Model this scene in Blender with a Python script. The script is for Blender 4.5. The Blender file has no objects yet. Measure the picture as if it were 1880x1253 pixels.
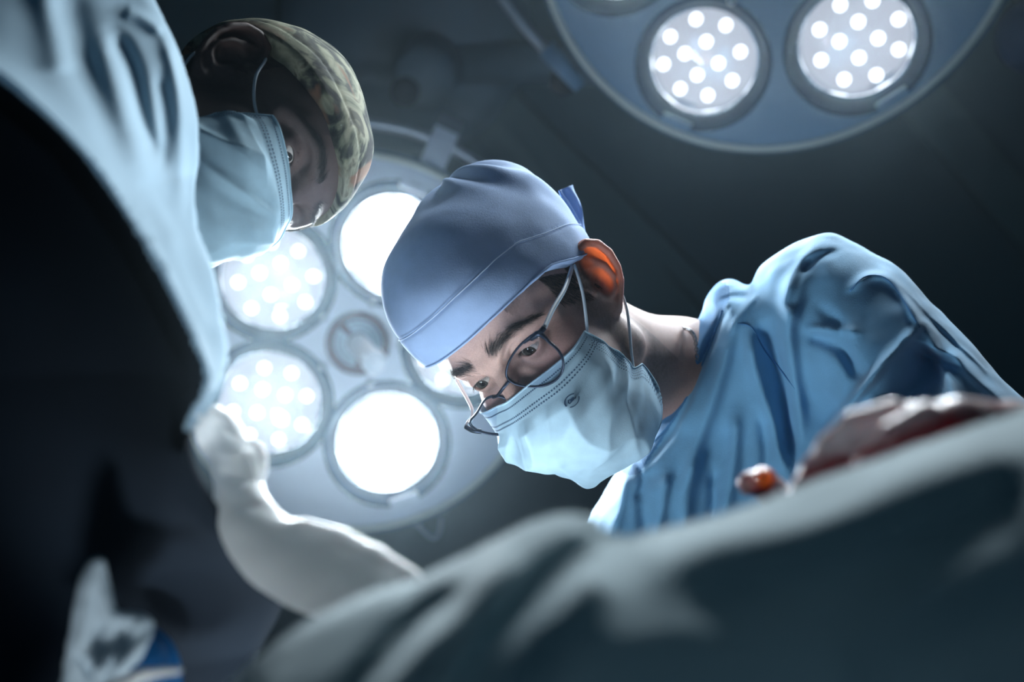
import bpy, bmesh, math, random
import numpy as np
from mathutils import Vector, Matrix
random.seed(4); rng = np.random.default_rng(7)
PI = math.pi
scn = bpy.context.scene
COL = scn.collection

# ------------------------------------------------------------------ camera
F = 1880 * 35 / 36.0
EL = math.radians(65)
CAM = np.array([0.0, 0.0, 0.95])
RT = np.array([1.0, 0, 0]); UP = np.array([0, -math.sin(EL), math.cos(EL)]); LK = np.array([0, math.cos(EL), math.sin(EL)])
CW = np.stack([RT, UP, -LK], 1)                      # camera axes as columns (world)

def P(px, py, d):
    """a point of the place seen in direction (px, py) at depth d metres"""
    px = np.asarray(px, float); py = np.asarray(py, float); d = np.asarray(d, float)
    return CAM + d[..., None] * (LK + ((px - 940) / F)[..., None] * RT + ((626.5 - py) / F)[..., None] * UP)

cd = bpy.data.cameras.new('camera'); cam = bpy.data.objects.new('camera', cd); COL.objects.link(cam)
cd.lens = 35; cd.sensor_width = 36; cd.clip_start = 0.01
cam.location = CAM; cam.rotation_euler = (PI / 2 + EL, 0, 0)
cd.dof.use_dof = True; cd.dof.focus_distance = 0.88; cd.dof.aperture_fstop = 2.6
scn.camera = cam
scn.view_settings.view_transform = 'Standard'; scn.view_settings.look = 'None'
scn.view_settings.exposure = 0; scn.view_settings.gamma = 1
scn.cycles.use_denoising = True
scn.cycles.use_adaptive_sampling = True; scn.cycles.adaptive_threshold = .03; scn.cycles.max_bounces = 6; scn.cycles.transparent_max_bounces = 12
scn.cycles.sample_clamp_indirect = 6
scn.cycles.time_limit = 1200

# ------------------------------------------------------------------ materials
def s2l(c):
    return tuple(((v / 255) / 12.92 if v / 255 <= .04045 else (((v / 255) + .055) / 1.055) ** 2.4) for v in c) + (1,)

def mat(name, col, rough=.6, metal=0, sss=0, sssr=(1, .3, .15), scale=.01, bump=0, bscale=900, emit=None, estr=0,
        weave=0, sheen=0, attr=None, noise=0, nscale=30, spec=.5, trans=0, ear=0):
    m = bpy.data.materials.new(name); m.use_nodes = True
    nt = m.node_tree; N = nt.nodes; Lk = nt.links
    b = N['Principled BSDF']
    b.inputs['Base Color'].default_value = s2l(col); b.inputs['Roughness'].default_value = rough
    b.inputs['Metallic'].default_value = metal; b.inputs['Specular IOR Level'].default_value = spec
    if sss:
        b.inputs['Subsurface Weight'].default_value = sss; b.inputs['Subsurface Radius'].default_value = sssr
        b.inputs['Subsurface Scale'].default_value = scale
    if sheen:
        b.inputs['Sheen Weight'].default_value = sheen
    if emit:
        b.inputs['Emission Color'].default_value = s2l(emit); b.inputs['Emission Strength'].default_value = estr
    src = None
    if attr:
        a = N.new('ShaderNodeAttribute'); a.attribute_name = attr; src = a.outputs['Color']
    tc = N.new('ShaderNodeTexCoord')
    if noise:
        nz = N.new('ShaderNodeTexNoise'); nz.inputs['Scale'].default_value = nscale; nz.inputs['Detail'].default_value = 5
        Lk.new(tc.outputs['Object'], nz.inputs['Vector'])
        mr = N.new('ShaderNodeMapRange'); mr.inputs[3].default_value = 1 - noise; mr.inputs[4].default_value = 1 + noise
        mr.inputs[1].default_value = .3; mr.inputs[2].default_value = .7
        Lk.new(nz.outputs['Fac'], mr.inputs['Value'])
        mx = N.new('ShaderNodeVectorMath'); mx.operation = 'SCALE'
        if src: Lk.new(src, mx.inputs[0])
        else: mx.inputs[0].default_value = s2l(col)[:3]
        Lk.new(mr.outputs[0], mx.inputs['Scale']); src = mx.outputs[0]
    if src: Lk.new(src, b.inputs['Base Color'])
    if ear:                                              # the thin shell of an ear glows when lit from behind
        at = N.new('ShaderNodeAttribute'); at.attribute_name = 'thin'
        te = N.new('ShaderNodeBsdfTranslucent'); te.inputs['Color'].default_value = (1.0, .42, .20, 1)
        fm = N.new('ShaderNodeMath'); fm.operation = 'MULTIPLY'; fm.inputs[1].default_value = ear; Lk.new(at.outputs['Fac'], fm.inputs[0])
        me_ = N.new('ShaderNodeMixShader'); Lk.new(fm.outputs[0], me_.inputs[0]); Lk.new(b.outputs[0], me_.inputs[1]); Lk.new(te.outputs[0], me_.inputs[2])
        Lk.new(me_.outputs[0], N['Material Output'].inputs['Surface'])
    if bump or weave:
        bp = N.new('ShaderNodeBump'); bp.inputs['Distance'].default_value = .001
        if weave:
            ws = []
            for ax in ('X', 'Z'):
                w = N.new('ShaderNodeTexWave'); w.bands_direction = ax; w.inputs['Scale'].default_value = bscale
                w.inputs['Distortion'].default_value = .6
                Lk.new(tc.outputs['Object'], w.inputs['Vector']); ws.append(w)
            ad = N.new('ShaderNodeMath'); ad.operation = 'ADD'
            Lk.new(ws[0].outputs['Fac'], ad.inputs[0]); Lk.new(ws[1].outputs['Fac'], ad.inputs[1])
            Lk.new(ad.outputs[0], bp.inputs['Height']); bp.inputs['Strength'].default_value = weave
        else:
            nb = N.new('ShaderNodeTexNoise'); nb.inputs['Scale'].default_value = bscale; nb.inputs['Detail'].default_value = 4
            Lk.new(tc.outputs['Object'], nb.inputs['Vector']); Lk.new(nb.outputs['Fac'], bp.inputs['Height'])
            bp.inputs['Strength'].default_value = bump
        Lk.new(bp.outputs[0], b.inputs['Normal'])
    if trans:                                            # thin cloth lets some light through
        tr = N.new('ShaderNodeBsdfTranslucent'); tr.inputs['Color'].default_value = s2l(col)
        if src: Lk.new(src, tr.inputs['Color'])
        ms = N.new('ShaderNodeMixShader'); ms.inputs[0].default_value = trans
        Lk.new(b.outputs[0], ms.inputs[1]); Lk.new(tr.outputs[0], ms.inputs[2])
        Lk.new(ms.outputs[0], N['Material Output'].inputs['Surface'])
    return m

def emitter(name, col, strength):
    m = bpy.data.materials.new(name); m.use_nodes = True; nt = m.node_tree; nt.nodes.clear()
    e = nt.nodes.new('ShaderNodeEmission'); e.inputs[0].default_value = s2l(col); e.inputs[1].default_value = strength
    o = nt.nodes.new('ShaderNodeOutputMaterial'); nt.links.new(e.outputs[0], o.inputs[0]); return m

def clear(name, tint, gloss=.08, rough=.02):
    m = bpy.data.materials.new(name); m.use_nodes = True; nt = m.node_tree; nt.nodes.clear()
    t = nt.nodes.new('ShaderNodeBsdfTransparent'); t.inputs[0].default_value = s2l(tint)
    g = nt.nodes.new('ShaderNodeBsdfGlossy'); g.inputs['Roughness'].default_value = rough
    x = nt.nodes.new('ShaderNodeMixShader'); o = nt.nodes.new('ShaderNodeOutputMaterial')
    x.inputs[0].default_value = gloss; nt.links.new(t.outputs[0], x.inputs[1]); nt.links.new(g.outputs[0], x.inputs[2])
    nt.links.new(x.outputs[0], o.inputs[0]); return m

# ------------------------------------------------------------------ object helpers
def mesh_obj(name, V, Fc, m, parent=None, smooth=True, uvcol=None):
    me = bpy.data.meshes.new(name)
    me.from_pydata([tuple(map(float, v)) for v in V], [], [tuple(map(int, f)) for f in Fc])
    me.update()
    if uvcol is not None:
        ca = me.color_attributes.new('skin', 'FLOAT_COLOR', 'POINT')
        ca.data.foreach_set('color', np.asarray(np.c_[uvcol[:, :3], np.ones(len(uvcol))], np.float32).ravel())
        if uvcol.shape[1] > 3: me.attributes.new('thin', 'FLOAT', 'POINT').data.foreach_set('value', np.asarray(uvcol[:, 3], np.float32))
    o = bpy.data.objects.new(name, me); COL.objects.link(o)
    if m: me.materials.append(m)
    if smooth: me.polygons.foreach_set('use_smooth', [True] * len(me.polygons))
    if parent: o.parent = parent
    return o

def put(o, parent):
    """parent o and keep its world placing"""
    o.parent = parent
    o.matrix_parent_inverse = parent.matrix_basis.inverted()
    return o

def thing(name, label, cat, loc=(0, 0, 0), group=None):
    o = bpy.data.objects.new(name, None); COL.objects.link(o); o.location = loc
    o.empty_display_size = .1
    o['label'] = label; o['category'] = cat
    if group: o['group'] = group
    return o

def tag(o, label, cat=None, group=None, kind=None):
    if label: o['label'] = label
    if cat: o['category'] = cat
    if group: o['group'] = group
    if kind: o['kind'] = kind
    return o

class MB:
    def __init__(s): s.V = []; s.F = []
    def add(s, V, Fc):
        n = sum(len(v) for v in s.V); s.V.append(np.asarray(V, float)); s.F += [tuple(i + n for i in f) for f in Fc]
    def box(s, c, h, M=None):
        V = np.array([[x, y, z] for x in (-1, 1) for y in (-1, 1) for z in (-1, 1)]) * np.array(h)
        if M is not None: V = V @ np.asarray(M).T
        s.add(V + np.array(c), [(0, 1, 3, 2), (4, 6, 7, 5), (0, 4, 5, 1), (2, 3, 7, 6), (0, 2, 6, 4), (1, 5, 7, 3)])
    def tube(s, pts, r, n=10, closed=False, flat=1.0, up=None):
        pts = np.asarray(pts, float); k = len(pts); r = np.broadcast_to(np.asarray(r, float), (k,))
        if closed: T = np.roll(pts, -1, 0) - np.roll(pts, 1, 0)
        else: T = np.gradient(pts, axis=0)
        T /= np.linalg.norm(T, axis=1)[:, None] + 1e-12
        a = np.array([0, 0, 1.0]) if up is None else np.asarray(up, float)
        if up is None and abs(T[0] @ a) > .9: a = np.array([1.0, 0, 0])
        U = []; u = a - T[0] * (a @ T[0]); u /= np.linalg.norm(u)
        for t in T:
            if up is not None: u = a - t * (a @ t)
            else: u = u - t * (u @ t)
            u = u / (np.linalg.norm(u) + 1e-12); U.append(u)
        U = np.array(U); W = np.cross(T, U)
        an = np.linspace(0, 2 * PI, n, endpoint=False)
        V = pts[:, None] + r[:, None, None] * (np.cos(an)[None, :, None] * U[:, None] * flat + np.sin(an)[None, :, None] * W[:, None])
        Fc = []
        for i in range(k if closed else k - 1):
            j = (i + 1) % k
            for q in range(n): Fc.append((i * n + q, i * n + (q + 1) % n, j * n + (q + 1) % n, j * n + q))
        if not closed: Fc += [tuple(range(n))[::-1], tuple((k - 1) * n + q for q in range(n))]
        s.add(V.reshape(-1, 3), Fc)
    def lathe(s, prof, n=64, o=(0, 0, 0), close=False):
        prof = np.asarray(prof, float); k = len(prof); an = np.linspace(0, 2 * PI, n, endpoint=False)
        V = np.stack([prof[:, 0, None] * np.cos(an), prof[:, 0, None] * np.sin(an), np.repeat(prof[:, 1, None], n, 1)], -1) + np.array(o)
        Fc = [(i * n + q, i * n + (q + 1) % n, (i + 1) * n + (q + 1) % n, (i + 1) * n + q) for i in range(k - 1) for q in range(n)]
        s.add(V.reshape(-1, 3), Fc)
    def build(s, name, m, parent=None, smooth=True, M=None):
        V = np.concatenate(s.V)
        if M is not None: V = (np.c_[V, np.ones(len(V))] @ np.asarray(M).T)[:, :3]
        return mesh_obj(name, V, s.F, m, parent, smooth)

def cat(pts, n=8, closed=False):
    """Catmull-Rom through points"""
    p = np.asarray(pts, float)
    if closed: q = np.r_[p[-1:], p, p[:2]]
    else: q = np.r_[2 * p[:1] - p[1:2], p, 2 * p[-1:] - p[-2:-1]]
    out = []
    for i in range(1, len(q) - 2):
        for t in np.linspace(0, 1, n, endpoint=False):
            a, b, c, d = q[i - 1:i + 3]
            out.append(.5 * ((2 * b) + (c - a) * t + (2 * a - 5 * b + 4 * c - d) * t * t + (3 * b - a - 3 * c + d) * t ** 3))
    if not closed: out.append(q[-2])
    return np.array(out)

# ------------------------------------------------------------------ implicit shapes
def ell(X, c, r):
    q = X - np.array(c, np.float32); r = np.array(r, np.float32)
    a = np.sqrt(((q / r) ** 2).sum(-1)); b = np.sqrt(((q / (r * r)) ** 2).sum(-1)) + 1e-9
    return a * (a - 1) / b
def sph(X, c, r): return np.sqrt(((X - np.array(c, np.float32)) ** 2).sum(-1)) - r
def cap(X, a, b, ra, rb):
    a = np.array(a, np.float32); b = np.array(b, np.float32); ab = b - a
    t = np.clip(((X - a) @ ab) / (ab @ ab + 1e-12), 0, 1)
    return np.sqrt(((X - a - t[..., None] * ab) ** 2).sum(-1)) - (ra + (rb - ra) * t)
def chain(X, pts, rs, k=None):
    d = None
    for i in range(len(pts) - 1):
        c = cap(X, pts[i], pts[i + 1], rs[i], rs[i + 1])
        d = c if d is None else (np.minimum(d, c) if k is None else smin(d, c, k))
    return d
def smin(a, b, k):
    h = np.clip(.5 + .5 * (b - a) / k, 0, 1); return b + (a - b) * h - k * h * (1 - h)
def smax(a, b, k): return -smin(-a, -b, k)

def nets(fn, lo, hi, step, chunk=40, blocks=False):
    """surface nets of fn over a box"""
    ax = [np.arange(lo[i], hi[i] + step, step, dtype=np.float32) for i in range(3)]
    nx, ny, nz = map(len, ax)
    if blocks:                                    # work only near the surface
        B = 10; ax = [np.concatenate([a, a[-1] + step * np.arange(1, 1 + (-len(a)) % B, dtype=np.float32)]) for a in ax]
        nx, ny, nz = map(len, ax); G = np.empty((nx, ny, nz), np.float32)
        cen = np.stack(np.meshgrid(*[a.reshape(-1, B).mean(1) for a in ax], indexing='ij'), -1); fc = fn(cen)
        near = np.abs(fc) < step * B * .87 * 1.5 + .003
        G[:] = np.repeat(np.repeat(np.repeat(fc, B, 0), B, 1), B, 2)
        ids_ = np.argwhere(near); o_ = np.arange(B)
        for i in range(0, len(ids_), 200):
            c_ = ids_[i:i + 200] * B
            X = np.stack(np.broadcast_arrays(ax[0][c_[:, 0, None] + o_][:, :, None, None], ax[1][c_[:, 1, None] + o_][:, None, :, None], ax[2][c_[:, 2, None] + o_][:, None, None, :]), -1)
            R = fn(X.reshape(-1, B, B, 3)).reshape(-1, B, B, B)
            for q, c in enumerate(c_): G[c[0]:c[0] + B, c[1]:c[1] + B, c[2]:c[2] + B] = R[q]
    else:
        G = np.empty((nx, ny, nz), np.float32)
        for i in range(0, nx, chunk):
            X = np.stack(np.meshgrid(ax[0][i:i + chunk], ax[1], ax[2], indexing='ij'), -1)
            G[i:i + chunk] = fn(X)
    S = G < 0
    acc = np.zeros((nx - 1, ny - 1, nz - 1, 3), np.float32); cnt = np.zeros((nx - 1, ny - 1, nz - 1), np.float32)
    quads = []
    for d in range(3):
        sl0 = [slice(None)] * 3; sl1 = [slice(None)] * 3; sl0[d] = slice(0, -1); sl1[d] = slice(1, None)
        a = G[tuple(sl0)]; b = G[tuple(sl1)]; cr = S[tuple(sl0)] != S[tuple(sl1)]
        idx = np.argwhere(cr); t = a[cr] / (a[cr] - b[cr])
        pt = idx.astype(np.float32); pt[:, d] += t
        e, f = [q for q in range(3) if q != d]
        for oe in (0, 1):
            for of in (0, 1):
                c = idx.copy(); c[:, e] -= oe; c[:, f] -= of
                ok = (c[:, e] >= 0) & (c[:, f] >= 0) & (c[:, e] < G.shape[e] - 1) & (c[:, f] < G.shape[f] - 1)
                np.add.at(acc, tuple(c[ok].T), pt[ok]); np.add.at(cnt, tuple(c[ok].T), 1)
        ok = (idx[:, e] > 0) & (idx[:, f] > 0) & (idx[:, e] < G.shape[e] - 1) & (idx[:, f] < G.shape[f] - 1)
        quads.append((d, e, f, idx[ok], S[tuple(sl0)][tuple(idx[ok].T)]))
    m = cnt > 0; ids = -np.ones(cnt.shape, np.int64); ids[m] = np.arange(m.sum())
    V = acc[m] / cnt[m][:, None] * step + np.array([a[0] for a in ax])
    Fc = []
    for d, e, f, idx, ins in quads:
        c00 = idx.copy(); c10 = idx.copy(); c10[:, e] -= 1; c01 = idx.copy(); c01[:, f] -= 1; c11 = c10.copy(); c11[:, f] -= 1
        q = np.stack([ids[tuple(c.T)] for c in (c00, c10, c11, c01)], 1)
        flip = ins.copy()
        if d == 1: flip = ~flip
        q[~flip] = q[~flip][:, ::-1]
        Fc.append(q)
    return V, np.concatenate(Fc)

def vnoise(X, scale, seed=0):
    """smooth value noise, -1..1"""
    r = np.random.default_rng(seed); T = r.random((32, 32, 32)).astype(np.float32) * 2 - 1
    Y = np.asarray(X) * scale; i = np.floor(Y).astype(int); f = Y - i; f = f * f * (3 - 2 * f); out = 0
    for a in (0, 1):
        for b in (0, 1):
            for c in (0, 1):
                w = (f[..., 0] if a else 1 - f[..., 0]) * (f[..., 1] if b else 1 - f[..., 1]) * (f[..., 2] if c else 1 - f[..., 2])
                out = out + w * T[(i[..., 0] + a) % 32, (i[..., 1] + b) % 32, (i[..., 2] + c) % 32]
    return out

def pdist(x, y, pts, closed=False):
    """distance to a polyline and how far along it (0..1)"""
    pts = np.asarray(pts, float)
    if closed: pts = np.r_[pts, pts[:1]]
    best = np.full(x.shape, 1e9); al = np.zeros(x.shape); n = len(pts) - 1
    for i in range(n):
        a = pts[i]; ab = pts[i + 1] - a
        t = np.clip(((x - a[0]) * ab[0] + (y - a[1]) * ab[1]) / (ab @ ab + 1e-9), 0, 1)
        d = np.hypot(x - a[0] - t * ab[0], y - a[1] - t * ab[1]); m = d < best
        best = np.where(m, d, best); al = np.where(m, (i + t) / n, al)
    return best, al

def polysd(x, y, pts):
    """positive inside"""
    d, _ = pdist(x, y, pts, True); ins = np.zeros(x.shape, bool); n = len(pts)
    for i in range(n):
        x0, y0 = pts[i]; x1, y1 = pts[(i + 1) % n]
        if y0 == y1: continue
        ins ^= ((y0 > y) != (y1 > y)) & (x < (x1 - x0) * (y - y0) / (y1 - y0) + x0)
    return np.where(ins, d, -d)

class Sculpt:
    """a solid sized by its outline seen from the table side, with its own depth and thickness, and cloth folds raised on it"""
    def __init__(s, dref): s.dref = dref; s.k = F / dref
    def q(s, d): return (np.asarray(d, float) - s.dref) * s.k
    def slab(s, outline, E, H, dmid, n=6):
        o = cat(outline, n, True)
        def f(X):
            x2 = X[:, :, 0, 0]; y2 = X[:, :, 0, 1]
            sd = polysd(x2, y2, o); t = 1 - np.minimum(sd / E, 1)
            dm = s.q(dmid(x2, y2))
            return (np.sqrt(t[:, :, None] ** 2 + ((X[..., 2] - dm[:, :, None]) / H) ** 2) - 1) * min(E, H)
        return f
    def mesh(s, fn, lo, hi, step): return nets(fn, lo, hi, step)
    def folds(s, V, Fc, strokes, noise=()):
        V = V.astype(float); N = vnormals(V, Fc); front = np.clip(-N[:, 2] * 1.6 + .25, 0, 1)
        for st in strokes:
            pts, w, h = st[:3]; p = st[3] if len(st) > 3 else 2
            d, al = pdist(V[:, 0], V[:, 1], cat(pts, 6))
            env = np.clip(np.minimum(al, 1 - al) * 6 + .25, 0, 1)
            V[:, 2] -= front * env * h * np.exp(-(d / w) ** p)
        for sc, am, seed in noise:
            V += N * (am * vnoise(V, sc, seed))[:, None]
        return V
    def world(s, V): return P(V[:, 0], V[:, 1], s.dref + V[:, 2] / s.k)

def vnormals(V, Fc):
    a, b, c, d = (V[Fc[:, i]] for i in range(4)); n = np.cross(c - a, d - b); N = np.zeros_like(V)
    for i in range(4): np.add.at(N, Fc[:, i], n)
    return N / (np.linalg.norm(N, axis=1)[:, None] + 1e-12)

def relax(V, Fc, it=2, lam=.5):
    V = V.astype(float)
    for _ in range(it):
        A = np.zeros_like(V); C = np.zeros(len(V))
        for i in range(4):
            for j in ((i + 1) % 4, (i - 1) % 4):
                np.add.at(A, Fc[:, i], V[Fc[:, j]]); np.add.at(C, Fc[:, i], 1)
        V = V + lam * (A / C[:, None] - V)
    return V

# ------------------------------------------------------------------ heads (local: x his right, y forward, z up)
EYE = (.032, .0705, .021)
def ear_sdf(X, sx):
    """outer ear on side sx, in its own tilted frame"""
    Y = X.copy(); Y[..., 0] *= sx
    o = np.array([.0715, .002, .004], np.float32)
    a = math.radians(30); ca, sa = math.cos(a), math.sin(a)
    Q = Y - o
    w = Q[..., 0] * ca + Q[..., 1] * sa; u = -(-Q[..., 0] * sa + Q[..., 1] * ca); v = Q[..., 2]
    tl = math.radians(12); u, v = u * math.cos(tl) - v * math.sin(tl), v * math.cos(tl) + u * math.sin(tl)
    Z = np.stack([u, v, w], -1)
    plate = ell(Z, (.012, .004, .0035), (.021, .034, .0034))
    rim = chain(Z, [(-.001, .004, .004), (-.005, .014, .005), (-.003, .026, .006), (.006, .034, .007), (.018, .034, .008), (.0275, .026, .009),
                    (.031, .013, .010), (.030, -.002, .009), (.025, -.014, .008), (.017, -.024, .006), (.009, -.030, .004)],
                [.0028, .0033, .0036, .0038, .0038, .0038, .0038, .0036, .0033, .003, .004])
    lobe = ell(Z, (.005, -.029, .003), (.0085, .0095, .0042))
    anti = chain(Z, [(.008, .025, .005), (.014, .018, .0065), (.020, .007, .008), (.020, -.005, .008), (.014, -.015, .007), (.006, -.019, .006)],
                 [.0022, .0032, .0036, .0036, .0036, .003])
    anti2 = chain(Z, [(.001, .017, .004), (.009, .014, .006), (.018, .010, .007)], [.002, .0025, .003])
    crus = chain(Z, [(-.001, .005, .004), (.008, .004, .003)], [.0025, .0016])
    trag = chain(Z, [(-.004, .000, .004), (-.003, -.007, .005), (.002, -.016, .005)], [.003, .0048, .003])
    d = smin(plate, lobe, .004); d = smin(d, rim, .0025); d = smin(d, anti, .002); d = smin(d, anti2, .002); d = smin(d, crus, .002)
    bowl = ell(Z, (.0075, -.004, .012), (.0115, .0125, .0105))
    d = smax(d, -bowl, .003)
    back = ell(Z, (.002, -.003, -.007), (.010, .021, .011))      # root that joins the ear to the skull
    d = smin(d, back, .004)
    d = smax(d, -ell(Z, (.0055, -.005, .011), (.0085, .010, .0115)), .002)
    return smin(d, trag, .002)

def head_sdf(neck_to, lid=.35, sides=(1, -1), rneck=.060):
    def f(X):
        A = X.copy(); A[..., 0] = np.abs(A[..., 0])
        d = ell(A, (0, -.012, .042), (.0755, .093, .086))
        d = smin(d, ell(A, (0, .026, .046), (.063, .066, .062)), .02)
        d = smin(d, ell(A, (0, .030, -.022), (.055, .056, .072)), .02)
        d = smin(d, ell(A, (.040, .052, -.010), (.026, .030, .022)), .016)
        d = smin(d, cap(A, (.061, .004, -.004), (.052, .006, -.062), .013, .014), .02)
        d = smin(d, cap(A, (.052, .004, -.062), (.012, .076, -.094), .014, .015), .02)
        d = smin(d, ell(A, (0, .078, -.092), (.022, .016, .017)), .014)
        d = smin(d, ell(A, (0, .070, -.055), (.034, .030, .030)), .016)
        d = smin(d, ell(A, (.046, .040, -.04), (.018, .04, .035)), .02)
        # brow ridge, sockets
        d = smin(d, chain(A, [(.000, .087, .034), (.016, .087, .037), (.034, .081, .041), (.050, .064, .036), (.057, .050, .026)], [.008, .0085, .0085, .0075, .006]), .010)
        d = smax(d, -ell(A, (.032, .099, .020), (.020, .022, .0135)), .014)
        # nose
        d = smin(d, cap(A, (0, .088, .024), (0, .110, -.018), .0075, .0105), .010)
        d = smin(d, sph(A, (.0, .113, -.021), .0115), .006)
        d = smin(d, ell(A, (.0125, .101, -.027), (.008, .011, .008)), .005)
        # mouth
        d = smin(d, cap(A, (0, .0975, -.051), (.018, .090, -.053), .005, .003), .004)
        d = smin(d, cap(A, (0, .0965, -.061), (.015, .090, -.060), .006, .003), .004)
        d = smax(d, -cap(A, (0, .1035, -.0555), (.022, .094, -.0555), .0016, .001), .003)
        # lids as a ball cap around each eye, with the opening cut in it
        e = np.array(EYE, np.float32)
        d = smin(d, ell(A, e, (.0155, .0142, .0140)), .006)
        x = (A[..., 0] - EYE[0]); z = A[..., 2] - EYE[2] + .06 * x
        wd = 1 - (x / .0128) ** 2
        up = z - lid * .0135 * wd; dn = -(z) - .0050 * wd
        op = np.maximum(np.maximum(up, dn), (EYE[1] + .002) - A[..., 1]); op = np.maximum(op, A[..., 1] - .096)
        d = smax(d, -op, .0012)
        d = smax(d, -sph(A, e, .0117), .0008)
        crease = chain(A, [(.019, .084, .029), (.026, .0870, .0335), (.036, .0860, .0345), (.045, .079, .030)], [.0012] * 4)
        d = smax(d, -crease, .003)
        # neck
        n = chain(X, [(0, -.030, -.01), (0, -.028, -.075), neck_to[0]] + list(neck_to[1:]), [rneck * .92, rneck * .93, rneck] + [rneck * 1.1] * (len(neck_to) - 1), .02)
        d = smin(d, n, .022)
        for s in sides: d = smin(d, ear_sdf(X, s), .0035)
        return d
    return f

def lerp(a, b, t): return a + (b - a) * t[:, None]
def skin_paint(V, base, stub, brow, lip, seed):
    """the skin's own colours: stubble, shaved hair, brows, lips, freckles"""
    x, y, z = V[:, 0], V[:, 1], V[:, 2]; ax = np.abs(x)
    C = np.tile(np.array(s2l(base)[:3]), (len(V), 1))
    red = np.exp(-(((ax - .045) / .02) ** 2 + ((y - .07) / .03) ** 2 + ((z + .005) / .02) ** 2))
    C = lerp(C, np.array(s2l(lip)[:3]), .35 * red)
    # beard area
    jaw = 1 / (1 + np.exp((z + .030 + .9 * np.maximum(y - .02, 0)) / .006)) * (y > -.03) * np.clip((z + .20) / .03, 0, 1) * np.clip((z + .135) / .02, 0, 1)
    side = np.exp(-((y - .022) / .014) ** 2) * np.clip((.03 - z) / .02, 0, 1) * np.clip((z + .05) / .02, 0, 1) * (ax > .05)
    st = np.clip(np.maximum(jaw * .62, side * .65), 0, 1) * (.8 + .3 * vnoise(V, 700, seed))
    # cropped hair
    line = .058 + .25 * (y - .0)
    hr = 1 / (1 + np.exp(-(z - np.where(y > .012, .050 - .30 * (.045 - np.minimum(y, .06)), .0 + .0 * y)) / .004)) * (y < .075)
    hr = np.where(y < -.02, 1 / (1 + np.exp(-(z + .035) / .008)), hr)
    hr = hr * (ax < .095)
    C = lerp(C, np.array(s2l(stub)[:3]), np.clip(st, 0, .9)); C = lerp(C, np.array(s2l(brow)[:3]), np.clip(hr * (.78 + .2 * vnoise(V, 900, seed + 1)), 0, 1))
    bz = .0445 + .10 * (ax - .018) - 3.2 * np.clip(ax - .040, 0, 1) ** 1.35
    bw = np.exp(-((z - bz) / .0048) ** 2) * np.clip((ax - .008) / .006, 0, 1) * np.clip((.058 - ax) / .01, 0, 1) * (y > .03)
    C = lerp(C, np.array(s2l(brow)[:3]), bw * .75)
    lp = np.exp(-(((z + .056) / .008) ** 2)) * (ax < .024) * (y > .08)
    C = lerp(C, np.array(s2l(lip)[:3]), lp * .8)
    C *= (1 + .05 * vnoise(V, 160, seed + 2) + .04 * vnoise(V, 500, seed + 3))[:, None]
    ear = np.clip((ax - .078) / .008, 0, 1) * (z < .06) * (z > -.05)
    C = lerp(C, np.array(s2l((206, 146, 132))[:3]) * np.mean(s2l(base)[:3]) / .42, ear * .7)
    Q = np.c_[ax, y, z] - np.array([.0715, .002, .004]); a = math.radians(30)
    w = Q[:, 0] * math.cos(a) + Q[:, 1] * math.sin(a); u = Q[:, 0] * math.sin(a) - Q[:, 1] * math.cos(a)
    gl_ = np.clip((.0098 - w) / .0035, .12, 1) * np.clip((u + .004) / .006, .25, 1) * np.clip((z + .022) / .01, .2, 1)
    return np.clip(np.c_[C, gl_ * np.clip((ax - .076) / .006, 0, 1) * (z < .06) * (z > -.045) * (y < .03)], 0, 1)

def to_m(R3, T3):
    """4x4 world matrix of a head posed in camera axes"""
    M = np.eye(4); M[:3, :3] = CW @ np.array(R3); M[:3, 3] = CAM + CW @ np.array(T3); return M
def xf(M, V): V = np.asarray(V, float); return V @ M[:3, :3].T + M[:3, 3]
def to_local(M, W): return (np.asarray(W) - M[:3, 3]) @ M[:3, :3]

def strands(name, roots, dirs, length, rad, m, parent, bend=None):
    """short tapered hairs"""
    V = []; Fc = []
    for i, (r, d) in enumerate(zip(roots, dirs)):
        d = d / np.linalg.norm(d); a = np.cross(d, rng.normal(size=3)); a /= np.linalg.norm(a); b = np.cross(d, a)
        L = length * (.7 + .6 * rng.random()); n = len(V)
        bd = np.zeros(3) if bend is None else bend[i] * L * .35
        for t, rr in ((0, rad), (.5, rad * .8)):
            for q in range(3):
                an = q * 2 * PI / 3; V.append(r + d * L * t + bd * t * t + rr * (a * math.cos(an) + b * math.sin(an)))
        V.append(r + d * L + bd)
        for q in range(3):
            w = (q + 1) % 3
            Fc += [(n + q, n + w, n + 3 + w, n + 3 + q), (n + 3 + q, n + 3 + w, n + 6)]
    return mesh_obj(name, V, Fc, m, parent)

def eyeball(M, parent, side, gaze, iris):
    c = np.array([side * EYE[0], EYE[1], EYE[2]]); g = np.array(gaze, float); g /= np.linalg.norm(g)
    a = np.cross(g, [0, 0, 1.]); a /= np.linalg.norm(a); b = np.cross(a, g)
    A = np.stack([a, b, g], 1)
    def part(prof, name, m, par):
        mb = MB(); mb.lathe(prof, 40); V = np.concatenate(mb.V) @ A.T + c
        return mesh_obj(name, xf(M, V), mb.F, m, par)
    r = .0116
    th = np.linspace(PI, .54, 26)
    ball = part([(max(r * math.sin(t), 1e-5), r * math.cos(t)) for t in th], 'eyeball', M_SCL, parent)
    part([(.0060, .01005), (.0050, .0099), (.0026, .0098)], 'iris', iris, ball)
    part([(.0027, .00985), (.0001, .0098)], 'pupil', M_BLACK, ball)
    th = np.linspace(.55, 0.001, 10)
    part([(r * math.sin(t) * 1.0, r * math.cos(t) + .0004 * (1 - (t / .55) ** 2)) for t in th], 'cornea', M_CORNEA, ball)

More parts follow.
